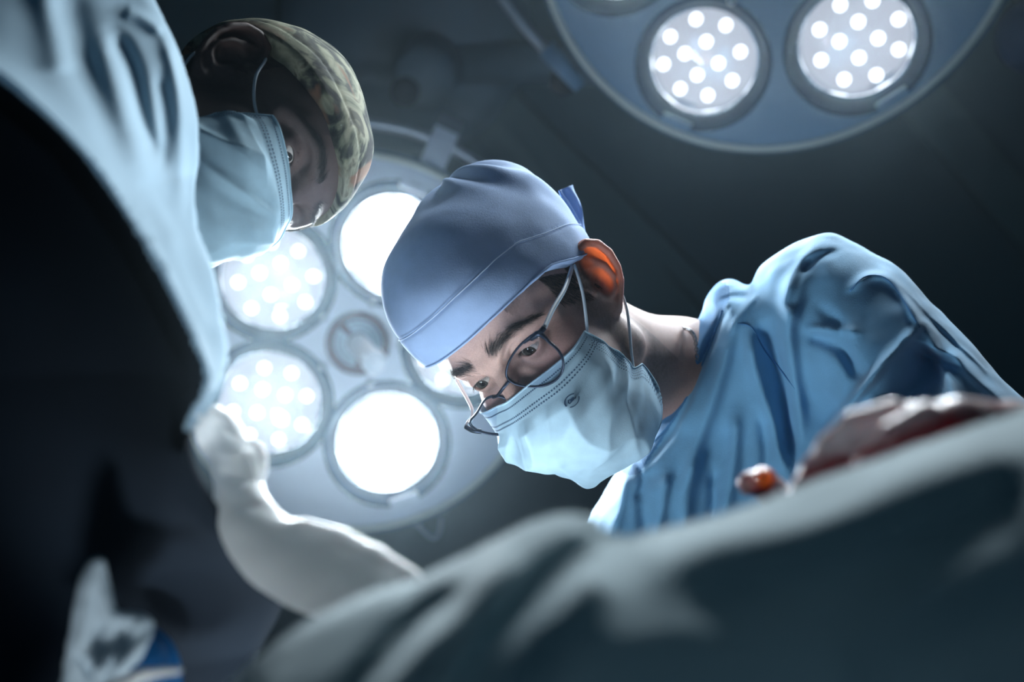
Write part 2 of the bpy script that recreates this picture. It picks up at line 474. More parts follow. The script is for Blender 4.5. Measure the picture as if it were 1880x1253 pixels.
# the sheet of a pleated face mask: control points for his right half, mirrored
MASKC = [  # rows from the nose down; columns from the cheek edge to the midline
    [(.0695, .057, -.005), (.061, .079, -.003), (.041, .0945, .001), (.020, .104, .004), (0, .1125, .006)],
    [(.071, .051, -.028), (.065, .079, -.027), (.046, .106, -.024), (.022, .121, -.019), (0, .1275, -.016)],
    [(.069, .046, -.049), (.065, .078, -.049), (.049, .109, -.047), (.024, .125, -.043), (0, .131, -.038)],
    [(.065, .041, -.069), (.063, .072, -.071), (.048, .102, -.072), (.025, .120, -.070), (0, .126, -.064)],
    [(.062, .023, -.083), (.061, .060, -.092), (.046, .092, -.096), (.025, .107, -.096), (0, .113, -.090)],
    [(.056, .040, -.114), (.054, .064, -.119), (.040, .084, -.121), (.022, .096, -.120), (0, .102, -.116)]]
def mask_surface(edit=None, seed=3):
    C = np.array(MASKC, float)                                  # rows x 5 x 3
    full = np.concatenate([C, (C * np.array([-1, 1, 1]))[:, ::-1][:, 1:]], 1)   # x from + to -
    if edit: full = edit(full)
    def S(u, v, off=0.0):
        u = np.atleast_1d(np.asarray(u, float)); v = np.atleast_1d(np.asarray(v, float))
        def ev(u, v):
            def w(t, n):
                t = np.clip(t, 0, 1) * (n - 1); i = np.minimum(t.astype(int), n - 2); f = t - i
                idx = np.stack([np.clip(i + k, 0, n - 1) for k in (-1, 0, 1, 2)], -1)
                ww = np.stack([-.5 * f + f * f - .5 * f ** 3, 1 - 2.5 * f * f + 1.5 * f ** 3, .5 * f + 2 * f * f - 1.5 * f ** 3, -.5 * f * f + .5 * f ** 3], -1)
                return idx, ww
            iu, wu = w(u, full.shape[1]); iv, wv = w(v, full.shape[0])
            p = np.zeros(u.shape + (3,))
            for a in range(4):
                for b in range(4): p += (wv[..., a] * wu[..., b])[..., None] * full[iv[..., a], iu[..., b]]
            return p
        p = ev(u, v); e = 1e-3
        n = np.cross(ev(u + e, v) - ev(u - e, v), ev(u, v + e) - ev(u, v - e)); n /= np.linalg.norm(n, axis=-1)[..., None] + 1e-12
        c = np.array([0, .03, -.05]); sg = np.sign(((p - c) * n).sum(-1)); n = n * sg[..., None]
        # pleats gathered at the cheeks, loose creases in the middle
        env = np.clip((v - .16) / .08, 0, 1) * np.clip((1 - v) / .04, 0, 1)
        ue = np.minimum(u, 1 - u)
        h = 0
        for k, vc in enumerate((.34, .55, .76)):
            t = (v - vc - .05 * np.sin(3 * u + k)) / .055
            h = h + .0016 * np.clip(1 - ue * 1.2, 0, 1) * (np.exp(-t * t) - .6 * np.exp(-(t - 1.2) ** 2))
        q = np.stack([u * 3.6 + .9 * v, v * 1.5 - .8 * u, u * 0 + seed], -1)
        cr = 1 - np.abs(vnoise(q, 1.25, seed)) * 2; h = h + .0072 * env * np.sign(cr) * np.abs(cr) ** 1.2 * np.clip(ue * 9, .15, 1)
        q2 = np.stack([u * 6 + 2.5 * v, v * 2 + 1.5 * u, u * 0], -1)
        cr2 = 1 - np.abs(vnoise(q2, 1.5, seed + 5)) * 2.2; h = h + .0020 * env * cr2
        return p + n * (h + off)[..., None]
    return S

def make_mask(M, parent, S, m_out, label, mark_side=0, loops=None, loop_m=None, dots=(1, -1)):
    nu, nv = 150, 100
    U, Vv = np.meshgrid(np.linspace(0, 1, nu), np.linspace(0, 1, nv), indexing='ij')
    A = S(U.ravel(), Vv.ravel()); B = S(U.ravel(), Vv.ravel(), -.0009)
    g = np.arange(nu * nv).reshape(nu, nv); Q = np.stack([g[:-1, :-1], g[1:, :-1], g[1:, 1:], g[:-1, 1:]], -1).reshape(-1, 4)
    n = nu * nv; F_ = [tuple(q) for q in Q] + [tuple(q[::-1] + n) for q in Q]
    ring = list(g[:, 0]) + list(g[-1, 1:]) + list(g[-2::-1, -1]) + list(g[0, -2:0:-1])
    for i in range(len(ring)):
        a, b = ring[i], ring[(i + 1) % len(ring)]; F_.append((b, a, a + n, b + n))
    mo = mesh_obj('face_mask', xf(M, np.r_[A, B]), F_, m_out, parent)
    if label: mo['label'] = label
    # pressed seam marks
    mb = MB(); W = .175; H = .125
    def dash(u, v, du, dv):
        c = np.array([[u - du, v - dv], [u + du, v - dv], [u + du, v + dv], [u - du, v + dv]])
        mb.add(S(c[:, 0], c[:, 1], .00035), [(0, 1, 2, 3)])
    for row, st in ((.055, .0105), (.118, .0125), (.140, .0125)):
        u = .03
        while u < .97:
            dash(u, row, .0034, .0042); u += st
    for k in range(5):
        for v in np.arange(.10, .985, .019):
            for sd in dots:
                u = .014 + .012 * k
                dash(u if sd > 0 else 1 - u, v + .0095 * (k % 2), .0022, .0042)
    mb.build('seam_marks', M_SEAM, mo, smooth=False, M=M)
    # binding tape along the top edge
    mb = MB()
    uu = np.linspace(0, 1, 90); mb.tube(S(uu, uu * 0 + .004, .0002), .0009, 6)
    mb.tube(S(uu, uu * 0 + .996, .0002), .0008, 6)
    vv = np.linspace(0, 1, 50)
    mb.tube(S(vv * 0 + .002, vv), .0008, 6); mb.tube(S(vv * 0 + .998, vv), .0008, 6)
    mb.build('edge_binding', m_out, mo, M=M)
    for pts in (loops or []):
        mb = MB(); mb.tube(cat(pts, 10), .00165, 8, flat=.8); mb.build('ear_loop', M_LOOP, mo, M=M)
    return mo

# ------------------------------------------------------------------ the materials of this place
M_SKIN_A = mat('skin_fair', (190, 150, 132), .52, sss=.25, sssr=(1, .35, .2), scale=.006, bump=.5, bscale=2600, attr='skin', spec=.4, ear=.62, noise=.10, nscale=900)
M_SKIN_B = mat('skin_dark', (120, 92, 84), .42, sss=.12, sssr=(1, .35, .2), scale=.004, bump=.8, bscale=2200, attr='skin', spec=.8, noise=.1, nscale=900)
M_SCL = mat('eye_white', (222, 216, 212), .12); M_BLACK = mat('black', (6, 6, 7), .2)
M_IRIS = mat('iris_brown', (62, 60, 54), .3, noise=.35, nscale=900); M_IRIS2 = mat('iris_dark', (40, 34, 32), .2)
M_CORNEA = clear('cornea', (255, 255, 255), .06)
M_CAP = mat('cap_cloth', (160, 186, 226), .85, bump=.3, bscale=1000, trans=.12, noise=.05, nscale=60)
M_MASK = mat('mask_cloth', (184, 216, 234), .8, bump=.3, bscale=1600, trans=.12, noise=.05, nscale=90)
M_MASK2 = mat('mask_cloth_pale', (184, 218, 234), .8, bump=.3, bscale=1600, trans=.18, noise=.05, nscale=90)
M_SEAM = mat('seam_blue', (62, 92, 124), .8); M_LOOP = mat('ear_elastic', (214, 226, 236), .75, bump=.5, bscale=1500)
M_SCRUB = mat('scrub_cotton', (112, 168, 206), .85, bump=.3, bscale=900, noise=.12, nscale=22, trans=.05, sheen=.2)
M_SCRUBHEM = mat('scrub_hem', (78, 134, 182), .85, bump=.7, bscale=900, noise=.08, nscale=40)
M_GOWN = mat('gown_cloth', (178, 208, 226), .85, noise=.06, nscale=12, trans=.15)
M_NAVY = mat('gown_shade', (6, 26, 42), .9, noise=.2, nscale=9)  # navy carries the shade on the gown's unlit front
M_GLOVE = mat('latex_glove', (228, 230, 230), .42, sss=.15, scale=.01, trans=.2)
M_DRAPE = mat('drape_cloth', (182, 200, 206), .9, noise=.05, nscale=8, trans=.18)
M_FRAME = mat('glasses_metal', (38, 48, 66), .3, metal=.7); M_TEMPLE = mat('temple_grey', (196, 204, 210), .35, metal=.5)
M_LENS = clear('spectacle_lens', (238, 240, 246), .03, .06)
M_HAIR = mat('hair_dark', (58, 52, 52), .5)
M_CHAIN = mat('silver_chain', (190, 190, 192), .25, metal=1)
M_HOUSE = mat('lamp_housing', (196, 204, 214), .42); M_HOUSE2 = mat('lamp_housing_grey', (112, 142, 166), .5)
M_RIM = mat('lamp_rim', (206, 208, 196), .45); M_RIMD = mat('rim_dark', (84, 112, 130), .5)
M_CUP = mat('cell_surround', (4, 48, 80), .5, spec=.3)
M_CHROME = mat('reflector', (226, 230, 234), .14, metal=1)
M_MAROON = mat('maroon_ring', (82, 34, 46), .5); M_WHITE = mat('white_plastic', (228, 232, 236), .4); M_PRINT = mat('label_print', (84, 98, 116), .6)
M_PIPE = mat('steel_pipe', (156, 164, 172), .3, metal=.6); M_BLOCK = mat('block_grey', (70, 78, 88), .5)
M_ARM = mat('arm_grey', (112, 124, 130), .5); M_DARKM = mat('dark_plastic', (22, 26, 32), .5)
M_CEIL = mat('ceiling_paint', (84, 100, 102), .9, noise=.05, nscale=1.2)
M_TRIM = mat('ceiling_trim', (96, 110, 108), .8)
M_LCLR = clear('lamp_cover', (246, 250, 255), .05)
M_BLOOD = mat('blood', (112, 6, 16), .25, spec=.8); M_ORANGE = mat('orange_light_tone', (250, 120, 20), .35, sss=.3)

# ------------------------------------------------------------------ the right surgeon
RA = [[-0.6512, -0.2296, -0.7234], [-0.4749, -0.6202, 0.6243], [-0.592, 0.7501, 0.2949]]; TA = [.0267, .0142, -.9393]
MA = to_m(RA, TA)
surg = thing('person', 'person in light blue scrubs, plain blue cap and glasses, masked, bending over the table', 'person', MA[:3, 3])
def child(par):
    class _P: pass
    return par
PARENT = []
def finish(o, root):
    o.parent = root; o.matrix_parent_inverse = Matrix.Translation(root.location).inverted(); return o

def body_mesh(name, fn, M, lo, hi, step, paint, m, root, label=None, it=1):
    V, Q = nets(fn, lo, hi, step, blocks=True); V = relax(V, Q, it)
    o = mesh_obj(name, xf(M, V), Q, m, None, True, paint(V)); finish(o, root)
    if label: o['label'] = label
    return o
STEP = .00165
neckA = [tuple(to_local(MA, P(1250, 690, 1.035))), tuple(to_local(MA, P(1420, 740, 1.10)))]
paintA = lambda V: skin_paint(V, (192, 158, 148), (92, 80, 78), (40, 34, 34), (176, 112, 110), 11)
bodyA = body_mesh('body', head_sdf(neckA, lid=.24, rneck=.056), MA, (-.105, -.225, -.235), (.105, .13, .145), STEP, paintA, M_SKIN_A, surg)

def locroot(root, M):            # children built straight in world coordinates
    return root
class W:                          # tiny adaptor: mesh_obj(parent=W(root)) keeps world placing
    pass
_old = mesh_obj
def mesh_obj(name, V, Fc, m, parent=None, smooth=True, uvcol=None):
    o = _old(name, V, Fc, m, None, smooth, uvcol)
    if parent is not None:
        o.parent = parent
        r = parent
        while r.parent: r = r.parent
        if parent.type == 'EMPTY':
            o.matrix_parent_inverse = Matrix.Translation(r.location).inverted()
    return o

gzA = (.03, 1, -.22)
eyeball(MA, surg, -1, gzA, M_IRIS); eyeball(MA, surg, 1, gzA, M_IRIS)

# brows and sideburns
def brow(side, M, root, n=330):
    R_, D_, B_ = [], [], []
    for i in range(n):
        t = rng.random() ** .9; ax = .009 + .049 * t
        z = .0445 + .10 * (ax - .018) - 3.2 * max(ax - .040, 0) ** 1.35 + rng.normal() * .0025 * (1.15 - .5 * t)
        y = .0925 - 22 * max(ax - .014, 0) ** 2 * .62 - .0 - .25 * max(z - .045, 0)
        R_.append(((side * ax), y, z)); D_.append((side * (.5 + .9 * t), .35, .75 - 1.1 * t + .2 * rng.normal())); B_.append((side * .3, -.3, -.5))
    return R_, D_, B_
def snap(pts, fn, tries=14):
    """push points onto the zero level of fn"""
    p = np.array(pts, np.float32)
    for _ in range(tries):
        d = fn(p[:, None, None, :])[:, 0, 0]; e = 4e-4; g = np.zeros_like(p)
        for k in range(3):
            q = p.copy(); q[:, k] += e; g[:, k] = (fn(q[:, None, None, :])[:, 0, 0] - d) / e
        g /= np.linalg.norm(g, axis=1)[:, None] + 1e-6; p = p - g * d[:, None] * .9
    return p, g
sdfA = head_sdf(neckA, lid=.24, sides=())
def hair(name, pts, dirs, length, rad, sdf, M, root, m=M_HAIR, lift=.25, label=None):
    p, g = snap(pts, sdf); d = np.array(dirs, float); d = d - g * (d * g).sum(1)[:, None]; d /= np.linalg.norm(d, axis=1)[:, None] + 1e-9
    d = d + lift * g; o = strands(name, xf(M, p), d @ M[:3, :3].T, length, rad, m, root, bend=(-g * .5) @ M[:3, :3].T)
    return o
for sd in (-1, 1):
    r_, d_, b_ = brow(sd, MA, surg); hair('eyebrow', r_, d_, .0085, .00013, sdfA, MA, surg)
def lashes(side, M, root, lid, n=60):
    V_, D_ = [], []
    for i in range(n):
        x = -.0115 + .023 * (i + .5) / n; z = lid * .0135 * (1 - (x / .0128) ** 2) - .06 * x + .0004
        y = math.sqrt(max(.0136 ** 2 - x * x - z * z, 0)); V_.append((side * (EYE[0] + x), EYE[1] + y, EYE[2] + z)); D_.append((side * x * 30, 1, -.55 + .2 * rng.normal()))
    strands('eyelashes', xf(M, V_), np.array(D_) @ M[:3, :3].T, .0055, .00013, M_HAIR, root)
for sd in (-1, 1): lashes(sd, MA, surg, .24)
pts = []; drs = []
for i in range(2600):
    y = .045 - .085 * rng.random(); z = np.interp(y, [-.04, .0, .03, .045], [.0, .02, .045, .055]) - .034 * rng.random() ** 1.4
    if y > .005 and z < -.002: continue
    pts.append((-.074, y, z)); drs.append((0, -.35 + .2 * rng.normal(), -1 + .2 * rng.normal()))
hair('hair', pts, drs, .0085, .00012, sdfA, MA, surg)

# cap
def cap_mesh(M, root, m, cut, shape, folds, seam=.020, step=.0022, band=True):
    def f(X):
        d = shape(X)
        zc = np.interp(X[..., 1], *cut).astype(np.float32)
        e = X[..., 2] - zc
        d = d - .0012 * np.clip(1 - np.abs(e - seam * .5) / (seam * .5), 0, 1) ** .2 if band else d
        d = d + .0011 * np.exp(-((e - seam) / .0012) ** 2)
        return smax(d, -e, .0015)
    V, Q = nets(f, (-.115, -.165, -.035), (.115, .13, .175), step, blocks=True); V = relax(V, Q, 1)
    N = vnormals(V, Q); V = V + N * folds(V)[:, None]
    return _old('scrub_cap', xf(M, V), Q, m, None)
cutA = ([-.15, -.09, -.02, .01, .035, .06, .095, .13], [-.035, -.018, .020, .035, .052, .060, .067, .070])
def shapeA(X):
    d = ell(X, (0, -.002, .052), (.0875, .1085, .098))
    d = smin(d, ell(X, (-.01, -.055, .088), (.062, .066, .060)), .03)
    d = smin(d, ell(X, (.0, .035, .105), (.06, .066, .050)), .03)
    return d
def foldsA(V):
    x, y, z = V.T; c = np.array([0, -.075, .11]); r = np.hypot(x - c[0], y - c[1]); a = np.arctan2(x, y - c[1])
    h = .0032 * np.sin(a * 8 + 2.2 * vnoise(V, 16, 3)) * np.exp(-((r - .045) / .035) ** 2) * np.clip((z - .07) / .03, 0, 1)
    h += .0016 * vnoise(V, 38, 5) + .0022 * vnoise(V, 19, 6) * np.clip((z - .05) / .03, 0, 1)
    return h
capA = finish(cap_mesh(MA, surg, M_CAP, cutA, shapeA, foldsA, seam=.036), surg)
capA['label'] = 'pale blue woven scrub cap'
def cap_line(name, cut, shape, off, M, par, m, r=.0009, folds=None):
    a = np.linspace(0, 2 * PI, 150, endpoint=False); y = np.cos(a) * .1; x = np.sin(a) * .09
    pts = np.c_[x, y, np.interp(y, *cut) + off]
    for _ in range(6):
        p, g = snap(pts, shape, 3); p[:, 2] = np.interp(p[:, 1], *cut) + off; pts = p
    if folds: pts = pts + g * folds(pts)[:, None]
    mb = MB(); mb.tube(pts + g * .0009, r, 6, closed=True); return mb.build(name, m, par, M=M)
M_STITCH = mat('cap_stitch', (196, 214, 240), .8)
cap_line('seam', cutA, shapeA, .036, MA, capA, M_STITCH, .00042, foldsA); cap_line('hem', cutA, shapeA, .0015, MA, capA, M_CAP, .0011, foldsA)
# its tie ribbon at the back
def ribbon(name, pts, width, side, m, parent, th=.0008):
    p = cat(pts, 10); T = np.gradient(p, axis=0); T /= np.linalg.norm(T, axis=1)[:, None]
    s = np.asarray(side, float); s = s - T * (T @ s)[:, None]; s /= np.linalg.norm(s, axis=1)[:, None]; n = np.cross(T, s)
    w = np.interp(np.linspace(0, 1, len(p)), np.linspace(0, 1, len(width)), width)[:, None] / 2
    ks = np.linspace(-1, 1, 7); V = []; Fc = []
    for i in range(len(p)):
        for k in ks: V.append(p[i] + s[i] * k * w[i] + n[i] * (th + .0016 * math.sin(k * 5 + i * .25)))
        for k in ks[::-1]: V.append(p[i] + s[i] * k * w[i] + n[i] * (-th + .0016 * math.sin(k * 5 + i * .25)))
    c = 14
    for i in range(len(p) - 1):
        for q in range(c): Fc.append((i * c + q, i * c + (q + 1) % c, (i + 1) * c + (q + 1) % c, (i + 1) * c + q))
    Fc += [tuple(range(c))[::-1], tuple((len(p) - 1) * c + q for q in range(c))]
    return mesh_obj(name, V, Fc, m, parent)
tie = ribbon('cap_tie', [P(1082, 470, .985), P(1070, 440, .98), P(1057, 400, .975), P(1047, 370, .972), P(1038, 345, .97)], [.010, .014, .019, .022, .023],
             P(1100, 400, .99) - P(1040, 410, .96), M_CAP, capA)

# mask
SA = mask_surface(seed=3)
loopsA = [[(-.063, .060, -.016), (-.070, .046, -.004), (-.0765, .026, .012), (-.079, .008, .028), (-.076, -.008, .036), (-.074, -.02, .028)],
          [(-.058, .038, -.075), (-.067, .028, -.060), (-.073, .012, -.048), (-.078, -.002, -.036), (-.080, -.014, -.022), (-.079, -.022, .0)]]
loopsA += [[(-x, y, z) for x, y, z in q] for q in loopsA]
maskA = make_mask(MA, surg, SA, M_MASK, 'light blue pleated face mask', loops=loopsA)
# the small round maker's mark printed on the mask
mb = MB()
def mark(S, uc, vc, mb, su=.0046 / .175 * 1.0, sv=.0046 / .125):
    def ln(pts, w=.09):
        pts = np.array(pts, float); T = np.gradient(pts, axis=0); T /= np.linalg.norm(T, axis=1)[:, None] + 1e-9; n = np.c_[-T[:, 1], T[:, 0]] * w
        a = pts + n; b = pts - n; k = len(pts); q = np.r_[a, b]
        mb.add(S(uc + q[:, 0] * su, vc + q[:, 1] * sv, .0005), [(i, i + 1, k + i + 1, k + i) for i in range(k - 1)])
    for a0, a1 in ((.35, 2.5), (3.0, 5.6)): t = np.linspace(a0, a1, 24); ln(np.c_[np.cos(t), np.sin(t)])
    ln([(-.5, .1), (-.25, .1), (-.05, -.3), (-.3, -.45), (-.55, -.1), (-.45, .2)]); ln([(-.1, .15), (.15, -.35)]); ln([(.1, .15), (.35, -.35), (.35, .15), (.6, -.05)])
mark(SA, .735, .235, mb)
mb.build('maker_mark', M_SEAM, maskA, smooth=False, M=MA)

# glasses
gl = None
def plane_pts(M, uv, p0, n):
    out = []
    for a in uv:
        w0 = to_local(M, CAM); w1 = to_local(M, P(a[0], a[1], 1.0)); v = w1 - w0; t = ((np.array(p0) - w0) @ n) / (v @ n); out.append(w0 + t * v)
    return np.array(out)
a_ = math.radians(-6); gn = np.array([0, math.cos(a_), -math.sin(a_)])
near = [(930, 690), (933, 668), (946, 645), (965, 625), (988, 612), (1008, 628), (1026, 645), (1034, 664), (1031, 685), (1016, 701), (994, 709), (965, 709), (943, 703)]
far = [(876, 758), (890, 735), (905, 728), (922, 729), (938, 738), (952, 753), (957, 768), (950, 786), (934, 796), (912, 798), (890, 795), (872, 788), (863, 775)]
mb = MB(); L1 = cat(plane_pts(MA, near, (0, .104, 0), gn), 8, True); L2 = cat(plane_pts(MA, far, (0, .104, 0), gn), 8, True)
for Lp in (L1, L2): mb.tube(Lp, .0011, 8, closed=True, flat=1.5, up=(0, 1, 0))
br = plane_pts(MA, [(935, 700), (926, 708), (915, 722), (905, 730)], (0, .104, 0), gn); br[1:3, 1] += .003
mb.tube(cat(br, 8), .0015, 8)
h1 = plane_pts(MA, [(975, 622), (990, 612), (998, 607)], (0, .104, 0), gn); h2 = plane_pts(MA, [(884, 793), (868, 791), (853, 790)], (0, .104, 0), gn)
h1[-1, 1] -= .004; h2[-1, 1] -= .004
mb.tube(cat(h1, 6), .0024, 12); mb.tube(cat(h2, 6), .0022, 12)
c_ = cat(plane_pts(MA, [(962, 630), (976, 620), (989, 613), (1000, 620), (1012, 632)], (0, .104, 0), gn), 8); mb.tube(c_, .0011 + .0016 * np.sin(np.linspace(0, PI, len(c_))) ** 2, 12)
def V3(x): return np.array(x, float)
glasses = mb.build('glasses', M_FRAME, surg, M=MA); glasses['label'] = 'thin dark framed glasses'
for Lp in (L1, L2):
    mb = MB(); c = Lp.mean(0); rings = 5; V = [c + gn * .0015]; n = len(Lp)
    for r in range(1, rings + 1):
        t = r / rings; V += [c + (q - c) * t + gn * .0015 * (1 - t * t) for q in Lp]
    Fc = [(0, 1 + i, 1 + (i + 1) % n) for i in range(n)]
    for r in range(rings - 1):
        Fc += [(1 + r * n + i, 1 + (r + 1) * n + i, 1 + (r + 1) * n + (i + 1) % n, 1 + r * n + (i + 1) % n) for i in range(n)]
    mb.add(V, Fc); mb.build('lens', M_LENS, glasses, M=MA)
for h, sd in ((h1[-1], -1), (h2[-1], 1)):
    mb = MB(); pts = [h, h + V3((sd * .002, -.025, -.001)), V3((sd * .0775, .040, .031)), V3((sd * .0775, .005, .031)), V3((sd * .076, -.012, .030)), V3((sd * .077, -.030, .010))]
    mb.tube(cat(pts, 10), .0022, 8, flat=.45, up=(1, 0, 0)); mb.build('temple', M_TEMPLE, glasses, M=MA)
for sd, a in ((-1, (940, 703)), (1, (938, 727))):
    q = plane_pts(MA, [a], (0, .104, 0), gn)[0]; mb = MB(); mb.tube(cat([q, q + V3((-sd * .002, -.006, .001)), q + V3((-sd * .003, -.007, -.004))], 6), .0006, 6)
    mb.lathe([(.0001, -.0008), (.0028, -.0006), (.0032, 0), (.0028, .0006), (.0001, .0008)], 14, q + V3((-sd * .003, -.007, -.006))); mb.build('nose_pad', M_LENS, glasses, M=MA)

# scrub shirt
sc = Sculpt(1.0)
outS = [(1288, 575), (1296, 545), (1316, 524), (1345, 516), (1378, 524), (1402, 488), (1435, 462), (1475, 447), (1516, 432), (1545, 440), (1600, 466), (1650, 492), (1700, 545), (1745, 590), (1790, 635), (1835, 690),
        (1885, 745), (2010, 870), (2030, 1160), (1500, 1260), (1120, 1200), (1075, 1010), (1082, 952), (1105, 915), (1130, 872), (1150, 848), (1185, 805), (1212, 752), (1238, 690), (1264, 628)]
def dS(x, y): return 1.045 - .00022 * np.clip(x - 1300, 0, 600) - .00010 * np.clip(y - 800, 0, 500)
fs = sc.slab(outS, 80, 170, dS)
def fshirt(X):
    d = fs(X)
    d = smin(d, chain(X, [(1500, 560, sc.q(.98)), (1610, 660, sc.q(.90)), (1700, 800, sc.q(.84))], [96, 92, 84]), 60)
    return d
V, Q = nets(fshirt, (1050, 405, -420), (2040, 1260, 300), 5.5); V = relax(V, Q, 1)
strokesS = [
    ([(1300, 590), (1270, 660), (1235, 730), (1195, 800)], 10, 10), ([(1330, 560), (1300, 640), (1262, 720), (1210, 790)], 7, -7),
    ([(1345, 600), (1325, 680), (1300, 760), (1270, 850), (1230, 960)], 13, 12), ([(1375, 610), (1392, 700), (1425, 800), (1450, 880)], 14, 18),
    ([(1400, 590), (1425, 660), (1440, 750), (1452, 860)], 16, -22), ([(1455, 500), (1445, 580), (1455, 680), (1470, 800)], 14, 18),
    ([(1510, 436), (1480, 480), (1462, 540), (1455, 600)], 13, 16), ([(1490, 470), (1465, 520), (1450, 570)], 10, -14),
    ([(1540, 460), (1500, 475), (1470, 500)], 7, -9), ([(1560, 530), (1600, 505), (1640, 520), (1675, 580), (1690, 610)], 8, 14),
    ([(1480, 605), (1530, 606), (1575, 610)], 8, 9), ([(1480, 615), (1540, 640), (1590, 700)], 12, -12), ([(1500, 560), (1540, 600), (1560, 660), (1570, 700)], 12, -8),
    ([(1688, 600), (1640, 650), (1585, 715), (1530, 780), (1490, 840)], 9, 22), ([(1715, 640), (1690, 700), (1650, 770)], 40, -75), ([(1740, 640), (1800, 700), (1870, 760)], 14, 16),
    ([(1700, 600), (1740, 700), (1770, 780)], 10, 18), ([(1690, 560), (1750, 630), (1830, 710)], 10, -14), ([(1610, 480), (1680, 550), (1760, 630), (1850, 730)], 5, 7),
    ([(1150, 870), (1140, 930), (1120, 1000)], 11, 12), ([(1200, 860), (1180, 930), (1190, 1000)], 10, -10), ([(1225, 870), (1215, 940), (1200, 1010)], 9, 13),
    ([(1280, 840), (1262, 920), (1255, 1000)], 12, 12), ([(1310, 860), (1310, 930), (1300, 1000)], 9, -10), ([(1350, 760), (1345, 850), (1330, 950)], 13, 12),
    ([(1390, 540), (1360, 580), (1340, 610)], 8, 8), ([(1310, 560), (1340, 545), (1375, 545)], 8, -9), ([(1400, 760), (1410, 830), (1400, 900)], 12, -11), ([(1165, 840), (1180, 880), (1170, 920)], 6, -7)]
V = sc.folds(V, Q, [([(1345, 556), (1318, 606), (1288, 676), (1262, 740), (1226, 802), (1186, 862)], 5, -11), ([(1310, 548), (1282, 605), (1254, 670), (1228, 732), (1192, 792), (1155, 850)], 16, 8)] + [(q[0], q[1], q[2] * 1.35) for q in strokesS], [(.012, 5, 1), (.03, 2, 2)]); V = relax(V, Q, 1)
shirt = mesh_obj('scrub_shirt', sc.world(V), Q, M_SCRUB, surg); shirt.data.materials.append(M_SCRUBHEM)
cn = V[Q].mean(1); dc, _ = pdist(cn[:, 0], cn[:, 1], cat([(1318, 540), (1290, 600), (1262, 665), (1235, 730), (1200, 790), (1160, 850)], 6)); shirt.data.polygons.foreach_set('material_index', (dc < 23).astype(np.int32))
shirt['label'] = 'light blue cotton scrub top'
def onto(verts, px, py):
    """nearest front depth of a sculpt at a picture direction"""
    d = (verts[:, 0] - px) ** 2 + (verts[:, 1] - py) ** 2; i = np.argsort(d)[:40]; z = verts[i][:, 2]; k = i[z < z.min() + 60][:3]; return verts[k][:, 2].mean()
def seam(name, pts, r, m, par, V_, sc_, off=1.5, flat=1):
    c = cat(pts, 8); w = [sc_.world(np.array([[p[0], p[1], onto(V_, p[0], p[1]) - off]]))[0] for p in c]
    w = np.array(w)
    for _ in range(2): w[1:-1] = (w[:-2] + w[1:-1] * 2 + w[2:]) / 4
    mb = MB(); mb.tube(w, r, 8, flat=flat); return mb.build(name, m, par)
seam('stitching', [(1345, 594), (1378, 600), (1402, 640), (1430, 676), (1462, 716)], .0009, M_SCRUBHEM, shirt, V, sc, .3)
seam('stitching', [(1326, 570), (1305, 630), (1275, 700), (1240, 765), (1200, 812)], .0009, M_SCRUBHEM, shirt, V, sc, .3)
seam('stitching', [(1560, 535), (1590, 508), (1630, 514), (1664, 560), (1688, 602)], .0010, M_SCRUBHEM, shirt, V, sc, .3)
# necklace
mb = MB(); nk = cat([P(1256, 603, .985), P(1266, 607, .975), P(1276, 622, .972), P(1280, 660, .97)], 14)
for i, p in enumerate(nk[::2]):
    t = nk[min(2 * i + 1, len(nk) - 1)] - p + 1e-6; t /= np.linalg.norm(t); a = np.cross(t, [0, 0, 1]); a /= np.linalg.norm(a); b = np.cross(t, a)
    if i % 2: a, b = b, a
    an = np.linspace(0, 2 * PI, 12, endpoint=False); mb.tube(np.array([p + .0026 * math.cos(q) * t + .0016 * math.sin(q) * a for q in an]), .0006, 6, closed=True)
mb.build('necklace', M_CHAIN, surg)

